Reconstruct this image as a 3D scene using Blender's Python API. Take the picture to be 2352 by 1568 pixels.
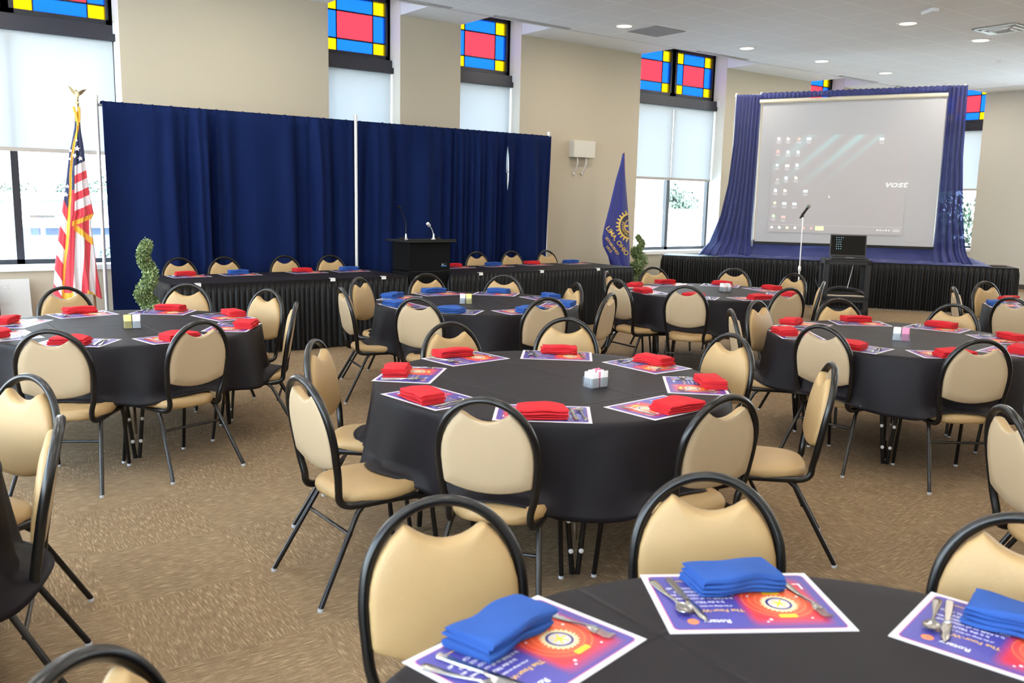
import bpy, bmesh, math, random
from mathutils import Vector, Matrix
random.seed(7)
SC = bpy.context.scene
for o in list(bpy.data.objects): bpy.data.objects.remove(o)
COL = SC.collection
PI = math.pi
def rad(a): return a * PI / 180

# ------------------------------------------------------------------ camera
F_PX, PITCH, ROLL, YAW, EYE = 2024.623, 0.158867, 0.0217346, 0.644256, 1.6607
cam_d = bpy.data.cameras.new('camera'); cam = bpy.data.objects.new('camera', cam_d); COL.objects.link(cam)
cam_d.sensor_width = 23.5; cam_d.lens = F_PX / 2352 * 23.5; cam_d.clip_start = 0.05; cam_d.clip_end = 500
fw = Vector((math.cos(PITCH) * math.sin(YAW), math.cos(PITCH) * math.cos(YAW), -math.sin(PITCH)))
rt = Vector((math.cos(YAW), -math.sin(YAW), 0)); up = rt.cross(fw)
r_ = rt * math.cos(ROLL) + up * math.sin(ROLL); u_ = -rt * math.sin(ROLL) + up * math.cos(ROLL)
cam.matrix_world = Matrix(((r_.x, u_.x, -fw.x, 0), (r_.y, u_.y, -fw.y, 0), (r_.z, u_.z, -fw.z, EYE), (0, 0, 0, 1)))
cam_d.dof.use_dof = True; cam_d.dof.focus_distance = 6.5; cam_d.dof.aperture_fstop = 3.2
SC.camera = cam
SC.view_settings.view_transform = 'Standard'; SC.view_settings.look = 'None'
SC.view_settings.gamma = 1.0; SC.view_settings.exposure = 0.93
SC.view_settings.use_curve_mapping = False
def in_view(x, y, z, m=80):
    d = Vector((x, y, z - EYE)); w = d.dot(fw)
    if w < 0.2: return False
    px = 1176 + F_PX * d.dot(r_) / w; py = 784 - F_PX * d.dot(u_) / w
    return -m < px < 2352 + m and -m < py < 1568 + m

# ------------------------------------------------------------------ sky, sun, portals
SKY = 9.0
W = bpy.data.worlds.new('sky'); SC.world = W; W.use_nodes = True
wn = W.node_tree.nodes; wl = W.node_tree.links; wn.clear()
wo = wn.new('ShaderNodeOutputWorld'); wb = wn.new('ShaderNodeBackground'); wl.new(wb.outputs[0], wo.inputs[0])
tc = wn.new('ShaderNodeTexCoord'); sx = wn.new('ShaderNodeSeparateXYZ'); wl.new(tc.outputs['Generated'], sx.inputs[0])
rp = wn.new('ShaderNodeValToRGB'); wl.new(sx.outputs['Z'], rp.inputs[0])
rp.color_ramp.elements[0].position = 0.0; rp.color_ramp.elements[0].color = (0.92, 0.97, 1, 1)
rp.color_ramp.elements[1].position = 0.6; rp.color_ramp.elements[1].color = (0.55, 0.75, 1, 1)
wl.new(rp.outputs[0], wb.inputs[0]); wb.inputs[1].default_value = SKY
sd = bpy.data.lights.new('sun', 'SUN'); sun = bpy.data.objects.new('sun', sd); COL.objects.link(sun)
sd.energy = 44.0; sd.angle = rad(1.0); sd.color = (1, .95, .86); sun.rotation_euler = (rad(38), 0, rad(8))
cy = SC.cycles
cy.use_denoising = True; cy.max_bounces = 7; cy.diffuse_bounces = 4; cy.glossy_bounces = 3; cy.transmission_bounces = 5
cy.transparent_max_bounces = 10; cy.caustics_reflective = False; cy.caustics_refractive = False
cy.sample_clamp_indirect = 6.0; cy.blur_glossy = 1.0; cy.use_adaptive_sampling = True; cy.adaptive_threshold = 0.02
def area(name, loc, rot, sx_, sy_, energy, col, portal=False, shape='RECTANGLE'):
    d = bpy.data.lights.new(name, 'AREA'); d.shape = shape; d.size = sx_; d.energy = energy; d.color = col
    if shape == 'RECTANGLE': d.size_y = sy_
    if portal: d.cycles.is_portal = True
    o = bpy.data.objects.new(name, d); COL.objects.link(o); o.location = loc; o.rotation_euler = rot
    return o

# ------------------------------------------------------------------ helpers: materials
MATS = {}
def mat(name, col=(.5, .5, .5), rough=.6, metal=0., spec=.5, **k):
    if name in MATS: return MATS[name]
    m = bpy.data.materials.new(name); m.use_nodes = True
    b = m.node_tree.nodes['Principled BSDF']
    b.inputs['Base Color'].default_value = (*col, 1); b.inputs['Roughness'].default_value = rough
    b.inputs['Metallic'].default_value = metal; b.inputs['Specular IOR Level'].default_value = spec
    if 'sheen' in k: b.inputs['Sheen Weight'].default_value = k['sheen']; b.inputs['Sheen Roughness'].default_value = .5
    if 'coat' in k: b.inputs['Coat Weight'].default_value = k['coat']; b.inputs['Coat Roughness'].default_value = .15
    if 'emit' in k: b.inputs['Emission Color'].default_value = (*k.get('ecol', col), 1); b.inputs['Emission Strength'].default_value = k['emit']
    if 'trans' in k: b.inputs['Transmission Weight'].default_value = k['trans']
    if 'alpha' in k: b.inputs['Alpha'].default_value = k['alpha']
    if 'noise' in k:   # (scale, lo, hi): slight mottling of the colour + bump
        sc_, lo, hi = k['noise'][:3]; N = m.node_tree.nodes; L = m.node_tree.links
        t = N.new('ShaderNodeTexCoord'); n = N.new('ShaderNodeTexNoise'); n.inputs['Scale'].default_value = sc_; n.inputs['Detail'].default_value = 3
        L.new(t.outputs['Object'], n.inputs['Vector'])
        mr = N.new('ShaderNodeMapRange'); mr.inputs['To Min'].default_value = lo; mr.inputs['To Max'].default_value = hi
        L.new(n.outputs['Fac'], mr.inputs['Value'])
        mx = N.new('ShaderNodeVectorMath'); mx.operation = 'SCALE'; mx.inputs[0].default_value = col
        L.new(mr.outputs[0], mx.inputs['Scale']); L.new(mx.outputs[0], b.inputs['Base Color'])
        if len(k['noise']) > 3:
            bp = N.new('ShaderNodeBump'); bp.inputs['Strength'].default_value = k['noise'][3]; bp.inputs['Distance'].default_value = .01
            L.new(n.outputs['Fac'], bp.inputs['Height']); L.new(bp.outputs[0], b.inputs['Normal'])
    MATS[name] = m
    return m
def nmath(N, L, op, a, b=None, c=None):
    n = N.new('ShaderNodeMath'); n.operation = op
    for i, v in enumerate((a, b, c)):
        if v is None: continue
        if isinstance(v, (int, float)): n.inputs[i].default_value = v
        else: L.new(v, n.inputs[i])
    return n.outputs[0]

def mat_mix_transparent(name, col, fac, kind='diffuse', tcol=(1, 1, 1), rough=.8):
    m = bpy.data.materials.new(name); m.use_nodes = True; N = m.node_tree.nodes; L = m.node_tree.links; N.clear()
    o = N.new('ShaderNodeOutputMaterial'); mx = N.new('ShaderNodeMixShader'); L.new(mx.outputs[0], o.inputs[0])
    a = N.new('ShaderNodeBsdfDiffuse'); a.inputs[0].default_value = (*col, 1)
    if kind == 'glossy': a = N.new('ShaderNodeBsdfGlossy'); a.inputs[0].default_value = (*col, 1); a.inputs[1].default_value = rough
    if kind == 'transl': b = N.new('ShaderNodeBsdfTranslucent')
    else: b = N.new('ShaderNodeBsdfTransparent')
    b.inputs[0].default_value = (*tcol, 1)
    mx.inputs[0].default_value = fac; L.new(a.outputs[0], mx.inputs[1]); L.new(b.outputs[0], mx.inputs[2])
    MATS[name] = m
    return m

M_wall = mat('wall_paint', (.515, .455, .345), .85, noise=(60, .97, 1.03, .04))
M_reveal = mat('reveal_paint', (.78, .74, .66), .8)
M_soffit = mat('soffit_paint', (.84, .84, .83), .9)
M_trimw = mat('white_trim', (.8, .8, .78), .5)
M_frame = mat('dark_window_frame', (.015, .018, .025), .4)
M_fascia = mat('shade_fascia', (.018, .02, .032), .35)
M_black = mat('black_enamel', (.0035, .0035, .004), .30, spec=.42, coat=.12)
M_rubber = mat('foot_cap_grey', (.45, .47, .5), .5)
M_tan = mat('tan_vinyl', (.405, .268, .122), .48, spec=.4, noise=(220, .96, 1.04, .08))
M_tanb = mat('tan_vinyl_outer', (.43, .325, .205), .6, spec=.3, noise=(220, .97, 1.03, .05))
M_cloth = mat('black_linen', (.0058, .0043, .0070), .6, spec=.26, sheen=.0, noise=(300, .85, 1.15, .1))
M_skirt = mat('black_skirt', (.0022, .0022, .0026), .45, spec=.3)
M_navy = mat('navy_drape', (.0032, .0105, .058), .85, spec=.1, noise=(120, .9, 1.1, .05))
M_red = mat('red_napkin_cloth', (.48, .016, .024), .8, spec=.2, noise=(250, .93, 1.05, .1))
M_blue = mat('blue_napkin_cloth', (.022, .075, .29), .8, spec=.2, noise=(250, .93, 1.05, .1))
M_steel = mat('stainless_steel', (.40, .39, .38), .24, 1.0)
M_alu = mat('drape_pole_aluminium', (.72, .72, .7), .4, .6)
M_white = mat('white_plastic', (.8, .8, .8), .5)
M_wood = mat('pole_wood', (.22, .09, .04), .5)
M_gold = mat('gold_fringe', (.85, .42, .04), .7, noise=(400, .7, 1.2, .3))
M_gilt = mat('gilt_metal', (.75, .62, .35), .3, .9)
M_paper = mat('white_paper', (.60, .58, .62), .7)
M_glass = mat_mix_transparent('window_glass', (.9, .95, 1), .94, 'glossy', (.96, .99, .99), .02)
M_clear = mat_mix_transparent('clear_acrylic', (.9, .95, 1), .8, 'glossy', (.93, .95, .97), .05)
M_shade = mat_mix_transparent('white_shade_cloth', (.60, .64, .66), .32, 'transl', (.185, .192, .198))
def tint(name, col):
    m = bpy.data.materials.new(name); m.use_nodes = True; N = m.node_tree.nodes; L = m.node_tree.links; N.clear()
    o = N.new('ShaderNodeOutputMaterial'); mx = N.new('ShaderNodeMixShader'); L.new(mx.outputs[0], o.inputs[0])
    a = N.new('ShaderNodeBsdfTransparent'); b = N.new('ShaderNodeBsdfTranslucent')
    a.inputs[0].default_value = (*col, 1); b.inputs[0].default_value = (*[min(1, c * 1.6) for c in col], 1)
    mx.inputs[0].default_value = .35; L.new(a.outputs[0], mx.inputs[1]); L.new(b.outputs[0], mx.inputs[2])
    MATS[name] = m; return m
M_sred = tint('red_stained_glass', (.12, .006, .009))
M_sblue = tint('blue_stained_glass', (.0016, .021, .13))
M_syel = tint('yellow_stained_glass', (.12, .072, .0005))

def make_carpet():
    m = bpy.data.materials.new('carpet_tiles'); m.use_nodes = True; N = m.node_tree.nodes; L = m.node_tree.links
    b = N['Principled BSDF']; b.inputs['Roughness'].default_value = .95; b.inputs['Specular IOR Level'].default_value = .1
    t = N.new('ShaderNodeTexCoord'); mp = N.new('ShaderNodeMapping'); L.new(t.outputs['Object'], mp.inputs[0])
    mp.inputs['Rotation'].default_value = (0, 0, rad(2))
    ck = N.new('ShaderNodeTexChecker'); ck.inputs['Scale'].default_value = 1 / .61; L.new(mp.outputs[0], ck.inputs[0])
    def streak(sx, sy):
        q = N.new('ShaderNodeMapping'); q.inputs['Scale'].default_value = (sx, sy, 1); L.new(mp.outputs[0], q.inputs[0])
        n = N.new('ShaderNodeTexNoise'); n.inputs['Scale'].default_value = 1; n.inputs['Detail'].default_value = 2; n.inputs['Roughness'].default_value = .6
        L.new(q.outputs[0], n.inputs['Vector']); return n.outputs['Fac']
    a = streak(150, 15); c = streak(15, 150)
    mx = N.new('ShaderNodeMix'); L.new(ck.outputs['Fac'], mx.inputs[0]); L.new(a, mx.inputs[2]); L.new(c, mx.inputs[3])
    fine = N.new('ShaderNodeTexNoise'); fine.inputs['Scale'].default_value = 230; fine.inputs['Detail'].default_value = 3; L.new(mp.outputs[0], fine.inputs['Vector'])
    big = N.new('ShaderNodeTexNoise'); big.inputs['Scale'].default_value = 1.6; L.new(mp.outputs[0], big.inputs['Vector'])
    dash = nmath(N, L, 'MULTIPLY', nmath(N, L, 'MAXIMUM', 0.0, nmath(N, L, 'SUBTRACT', mx.outputs[0], .555)), 1.5)
    v = nmath(N, L, 'MULTIPLY_ADD', mx.outputs[0], .46, nmath(N, L, 'MULTIPLY_ADD', fine.outputs['Fac'], .42, .05))
    v = nmath(N, L, 'ADD', v, nmath(N, L, 'MULTIPLY_ADD', big.outputs['Fac'], .10, -.05)); v = nmath(N, L, 'ADD', v, dash)
    r = N.new('ShaderNodeValToRGB'); L.new(v, r.inputs[0]); e = r.color_ramp.elements
    e[0].position = .33; e[0].color = (.115, .078, .042, 1); e[1].position = .72; e[1].color = (.36, .272, .172, 1)
    x = e.new(.46); x.color = (.190, .130, .076, 1); x = e.new(.56); x.color = (.245, .173, .104, 1)
    L.new(r.outputs[0], b.inputs['Base Color'])
    bp = N.new('ShaderNodeBump'); bp.inputs['Strength'].default_value = .35; bp.inputs['Distance'].default_value = .004
    L.new(v, bp.inputs['Height']); L.new(bp.outputs[0], b.inputs['Normal'])
    return m
M_carpet = make_carpet()

def make_ceiling():
    m = bpy.data.materials.new('ceiling_tiles'); m.use_nodes = True; N = m.node_tree.nodes; L = m.node_tree.links
    b = N['Principled BSDF']; b.inputs['Roughness'].default_value = .9; b.inputs['Specular IOR Level'].default_value = .2
    t = N.new('ShaderNodeTexCoord'); s = N.new('ShaderNodeSeparateXYZ'); L.new(t.outputs['Object'], s.inputs[0])
    def ln(o, orig, sp):
        f = nmath(N, L, 'FRACT', nmath(N, L, 'DIVIDE', nmath(N, L, 'SUBTRACT', o, orig - 100 * sp), sp))
        d = nmath(N, L, 'ABSOLUTE', nmath(N, L, 'SUBTRACT', f, .5))       # .5 at the line
        return nmath(N, L, 'GREATER_THAN', d, .5 - .012 / sp)
    k = nmath(N, L, 'MAXIMUM', ln(s.outputs[0], 6.797, .703), ln(s.outputs[1], 10.073, .647))
    no = N.new('ShaderNodeTexNoise'); no.inputs['Scale'].default_value = 90; no.inputs['Detail'].default_value = 5; L.new(t.outputs['Object'], no.inputs['Vector'])
    mx = N.new('ShaderNodeMix'); mx.data_type = 'RGBA'; L.new(k, mx.inputs[0])
    mr = N.new('ShaderNodeMapRange'); mr.inputs['To Min'].default_value = .80; mr.inputs['To Max'].default_value = .87; L.new(no.outputs['Fac'], mr.inputs['Value'])
    cb = N.new('ShaderNodeCombineColor'); [L.new(mr.outputs[0], cb.inputs[i]) for i in range(3)]
    L.new(cb.outputs[0], mx.inputs[6]); mx.inputs[7].default_value = (.93, .93, .92, 1); L.new(mx.outputs[2], b.inputs['Base Color'])
    bp = N.new('ShaderNodeBump'); bp.inputs['Strength'].default_value = .5; bp.inputs['Distance'].default_value = .01; L.new(k, bp.inputs['Height']); L.new(bp.outputs[0], b.inputs['Normal'])
    return m
M_ceil = make_ceiling()

# ------------------------------------------------------------------ helpers: meshes
class MB:
    def __init__(s): s.v = []; s.f = []; s.m = []; s.uv = {}; s.mats = []
    def mi(s, m):
        if m not in s.mats: s.mats.append(m)
        return s.mats.index(m)
    def add(s, vs, fs, m):
        o = len(s.v); s.v += [tuple(p) for p in vs]; i = s.mi(m)
        for f in fs: s.f.append([o + a for a in f]); s.m.append(i)
    def box(s, x0, x1, y0, y1, z0, z1, m, M=None):
        vs = [Vector((x, y, z)) for x in (x0, x1) for y in (y0, y1) for z in (z0, z1)]
        if M: vs = [M @ v for v in vs]
        s.add(vs, [(0, 1, 3, 2), (4, 6, 7, 5), (0, 4, 5, 1), (2, 3, 7, 6), (0, 2, 6, 4), (1, 5, 7, 3)], m)
    def tube(s, pts, ra, m, rb=None, n=10, up_=None, closed=False, cap=True, taper=None):
        pts = [Vector(p) for p in pts]; rb = rb or ra; N = len(pts); vs = []
        ref = Vector(up_) if up_ else None; prev = None
        for i, p in enumerate(pts):
            a = pts[(i - 1) % N] if (closed or i > 0) else p; c = pts[(i + 1) % N] if (closed or i < N - 1) else p
            d = (c - a).normalized()
            if prev is None:
                r = ref or (Vector((0, 0, 1)) if abs(d.z) < .9 else Vector((1, 0, 0)))
            else: r = prev
            x = (r - d * r.dot(d)).normalized(); y = d.cross(x); prev = x if ref is None else ref
            k = taper(i / (N - 1)) if taper else 1
            for j in range(n):
                t = 2 * PI * j / n; vs.append(p + x * ra * k * math.cos(t) + y * rb * k * math.sin(t))
        fs = []
        for i in range(N if closed else N - 1):
            for j in range(n):
                a = i * n + j; b = i * n + (j + 1) % n; c = ((i + 1) % N) * n
                fs.append((a, b, c + (j + 1) % n, c + j))
        if cap and not closed: fs += [tuple(range(n))[::-1], tuple(range((N - 1) * n, N * n))]
        s.add(vs, fs, m)
    def lathe(s, prof, m, c=(0, 0, 0), n=24, M=None, cap=True):
        vs = []
        for r, z in prof:
            for j in range(n):
                t = 2 * PI * j / n; v = Vector((c[0] + r * math.cos(t), c[1] + r * math.sin(t), c[2] + z)); vs.append(M @ v if M else v)
        fs = []
        for i in range(len(prof) - 1):
            for j in range(n): fs.append((i * n + j, i * n + (j + 1) % n, (i + 1) * n + (j + 1) % n, (i + 1) * n + j))
        if cap: fs += [tuple(range(n))[::-1], tuple(range((len(prof) - 1) * n, len(prof) * n))]
        s.add(vs, fs, m)
    def grid(s, fn, nu, nv, m, wrap=False, mfn=None):
        vs = [fn(i / nu, j / nv) for j in range(nv + 1) for i in range(nu + (0 if wrap else 1))]
        w = nu if wrap else nu + 1; o = len(s.v); s.v += [tuple(p) for p in vs]
        for j in range(nv):
            for i in range(nu):
                a = j * w + i; b = j * w + (i + 1) % w; s.f.append([o + a, o + b, o + b + w, o + a + w])
                s.m.append(s.mi(mfn((i + .5) / nu, (j + .5) / nv)) if mfn else s.mi(m))
    def rings(s, outline, levels, m, M=None, ell=None):
        """outline: list of (a,b); levels: (scale, height, dcentre); fan-closed at both ends"""
        n = len(outline); ca = sum(p[0] for p in outline) / n; cb = sum(p[1] for p in outline) / n; vs = []
        for lv in levels:
            sc_, h = lv[:2]; bl = lv[2] if len(lv) > 2 else 0
            for a, b in outline:
                x, y = (a - ca) * sc_, (b - cb) * sc_
                if bl: t = math.atan2((b - cb) / ell[1], (a - ca) / ell[0]); x += bl * (ell[0] * sc_ * math.cos(t) - x); y += bl * (ell[1] * sc_ * math.sin(t) - y)
                v = Vector((ca + x, cb + y, h)); vs.append(M(v) if M else v)
        fs = []
        for i in range(len(levels) - 1):
            for j in range(n): fs.append((i * n + j, i * n + (j + 1) % n, (i + 1) * n + (j + 1) % n, (i + 1) * n + j))
        for k, base in ((0, 0), (len(levels) - 1, (len(levels) - 1) * n)):
            c = Vector((ca, cb, levels[k][1])); vs.append(M(c) if M else c); ci = len(vs) - 1
            for j in range(n): fs.append((base + (j + 1) % n, base + j, ci) if k == 0 else (base + j, base + (j + 1) % n, ci))
        s.add(vs, fs, m)
    def build(s, name, parent=None, smooth=True, sharp=35, link=True, recalc=True):
        me = bpy.data.meshes.new(name); me.from_pydata(s.v, [], s.f)
        for mm in s.mats: me.materials.append(mm)
        me.polygons.foreach_set('material_index', s.m)
        me.validate(); me.update()
        if recalc:
            bm = bmesh.new(); bm.from_mesh(me); bmesh.ops.recalc_face_normals(bm, faces=bm.faces); bm.to_mesh(me); bm.free()
        if smooth:
            me.polygons.foreach_set('use_smooth', [True] * len(me.polygons)); me.set_sharp_from_angle(angle=rad(sharp))
        o = bpy.data.objects.new(name, me); COL.objects.link(o)
        if parent: o.parent = parent
        return o
def bevel(o, w=.003, seg=2):
    m = o.modifiers.new('edge', 'BEVEL'); m.width = w; m.segments = seg; m.limit_method = 'ANGLE'; m.angle_limit = rad(40); return o
def subsurf(o, n=1):
    m = o.modifiers.new('smooth', 'SUBSURF'); m.levels = n; m.render_levels = n; return o

def tag(o, label=None, cat=None, group=None, kind=None):
    if label: o['label'] = label
    if cat: o['category'] = cat
    if group: o['group'] = group
    if kind: o['kind'] = kind
    return o
def empty(name, loc=(0, 0, 0), rz=0, **k):
    o = bpy.data.objects.new(name, None); COL.objects.link(o); o.location = loc; o.rotation_euler = (0, 0, rz); o.empty_display_size = .05
    return tag(o, **k)
def copy_tree(o, parent=None):
    c = o.copy(); COL.objects.link(c)
    if parent: c.parent = parent
    for ch in list(KIDS.get(o.name, ())): copy_tree_child(ch, c)
    return c
KIDS = {}
def copy_tree_child(o, parent):
    c = o.copy(); COL.objects.link(c); c.parent = parent
    for ch in KIDS.get(o.name, ()): copy_tree_child(ch, c)
def register(root):
    for o in [root] + list(root.children_recursive): KIDS[o.name] = list(o.children)
def struct(name, mb, parent=None, **k):
    o = mb.build(name, parent, smooth=k.get('smooth', False))
    if parent is None: o['kind'] = 'structure'
    return o
def cat_rom(pts, n=8, closed=False):
    P = [Vector(p) for p in pts]; out = []; N = len(P)
    for i in range(N if closed else N - 1):
        p0 = P[(i - 1) % N] if closed or i > 0 else P[0]; p1 = P[i]; p2 = P[(i + 1) % N]; p3 = P[(i + 2) % N] if closed or i < N - 2 else P[-1]
        for k in range(n):
            t = k / n; out.append(.5 * ((2 * p1) + (-p0 + p2) * t + (2 * p0 - 5 * p1 + 4 * p2 - p3) * t * t + (-p0 + 3 * p1 - 3 * p2 + p3) * t ** 3))
    if not closed: out.append(P[-1])
    return out
def text_data(txt, size, align='LEFT', bold=0.0, spacing=1.0, shear=0):
    """outline letters as flat polygons: (verts, faces)"""
    cu = bpy.data.curves.new('lettering', 'FONT'); cu.body = txt; cu.size = size; cu.align_x = align; cu.align_y = 'CENTER'
    cu.offset = bold; cu.space_character = spacing; cu.shear = shear; cu.resolution_u = 3; cu.fill_mode = 'BOTH'
    o = bpy.data.objects.new('lettering', cu); COL.objects.link(o)
    me = bpy.data.meshes.new_from_object(o.evaluated_get(bpy.context.evaluated_depsgraph_get()))
    vs = [v.co.copy() for v in me.vertices]; fs = [list(p.vertices) for p in me.polygons]
    bpy.data.objects.remove(o); bpy.data.curves.remove(cu); bpy.data.meshes.remove(me)
    return vs, fs
def disc(mb, cx, cy, r0, r1, z, m, n=32, fn=None, T=None):
    """flat ring or disc (r0 = 0) on a z plane"""
    vs = []
    for j in range(n):
        a = 2 * PI * j / n; k = fn(a) if fn else 1
        vs += [(cx + r0 * math.cos(a), cy + r0 * math.sin(a), z), (cx + r1 * k * math.cos(a), cy + r1 * k * math.sin(a), z)]
    if r0 == 0: vs2 = [vs[2 * j + 1] for j in range(n)]; fs = [tuple(range(n))]
    else: vs2 = vs; fs = [(2 * j, 2 * j + 1, (2 * j + 3) % (2 * n), (2 * j + 2) % (2 * n)) for j in range(n)]
    if T: vs2 = [T(Vector(v)) for v in vs2]
    mb.add(vs2, fs, m)

# ------------------------------------------------------------------ the room
YA, XB, CZ, YE = 11.4, 20.2, 4.204, 10.59      # window wall face, far wall face, ceiling height, ceiling edge
XL, YB = -3.4, -6.0
VG = .34                                       # depth of the glass behind the wall face
WIN_A = [(.455, 2.715, 2), (5.36, 6.47, 1), (7.49, 8.62, 1), (11.235, 13.495, 2), (16.13, 17.30, 1)]
WIN_B = [(9.79, 10.90, 1), (6.4, 7.5, 1) , (1.2, 3.4, 2)]
WIN_B = [(9.79, 10.90, 1), (5.6, 7.8, 2), (1.6, 3.8, 2), (-3.4, -1.2, 2)]
WIN_L = [(.2, 3.4, 2), (4.1, 7.3, 2), (8.0, 10.9, 2), (-4.3, -.6, 2)]
SILL = .80
fl = MB(); fl.box(XL - .5, XB + .6, YB - .3, YA + .5, -.2, 0, M_carpet); struct('floor', fl)
ce = MB(); ce.box(XL, 19.46, YB, YE, CZ, 4.56, M_ceil); struct('ceiling', ce)
sf = MB()      # soffit pieces between the window pockets and the slab over them
def gaps(lo, hi, wins):
    out = []; x = lo
    for a, b, *_ in sorted(wins): out.append((x, a)); x = b
    out.append((x, hi)); return out
for a, b in gaps(XL, XB, WIN_A): sf.box(a, b, YE, YA + VG, CZ, 4.56, M_soffit)
for a, b in gaps(YB, YE, WIN_B): sf.box(19.46, XB + VG, a, b, CZ, 4.56, M_soffit)
sf.box(XL, XB + VG + .2, YE, YA + VG + .2, 4.56, 4.7, M_soffit); sf.box(19.46, XB + VG + .2, YB, YE, 4.56, 4.7, M_soffit)
sf.box(XL - .5, 19.46, YB - .2, YE, 4.56, 4.7, M_soffit)
struct('ceiling_soffit', sf)
tr = MB(); tr.box(XL, 19.46, YE - .012, YE + .008, CZ - .012, CZ + .02, M_alu); tr.box(19.45, 19.47, YB, YE, CZ - .012, CZ + .02, M_alu); struct('trim_1', tr)
def wall(name, lo, hi, wins, place):
    mb = MB()
    for a, b in gaps(lo, hi, wins): place(mb, a, b, 0, 4.56, M_wall)
    for a, b, *_ in wins: place(mb, a, b, 0, SILL - .06, M_wall)
    return struct(name, mb)
wall('wall_far', XL - .3, XB + .3, WIN_A, lambda mb, a, b, z0, z1, m: mb.box(a, b, YA, YA + VG, z0, z1, m))
wall('wall_right', YB - .3, YA, WIN_B, lambda mb, a, b, z0, z1, m: mb.box(XB, XB + VG, a, b, z0, z1, mat('window_lit_wall_paint', (.53, .505, .45), .85, noise=(60, .97, 1.03, .04))))  # cool window light put into the paint colour of this wall
wall('wall_left', YB - .3, YA, WIN_L, lambda mb, a, b, z0, z1, m: mb.box(XL - VG, XL, a, b, z0, z1, m))
wb_ = MB(); wb_.box(XL - .3, XB + .3, YB - .3, YB, 0, 4.56, M_wall); struct('wall_back', wb_)
bb = MB()
for a, b in ((XL, XB),): bb.box(a, b, YA - .012, YA, 0, .1, mat('vinyl_base', (.05, .04, .035), .5))
struct('baseboard_far', bb)
bb = MB(); bb.box(XB - .012, XB, YB, YA, 0, .1, MATS['vinyl_base']); struct('baseboard_right', bb)

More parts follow.
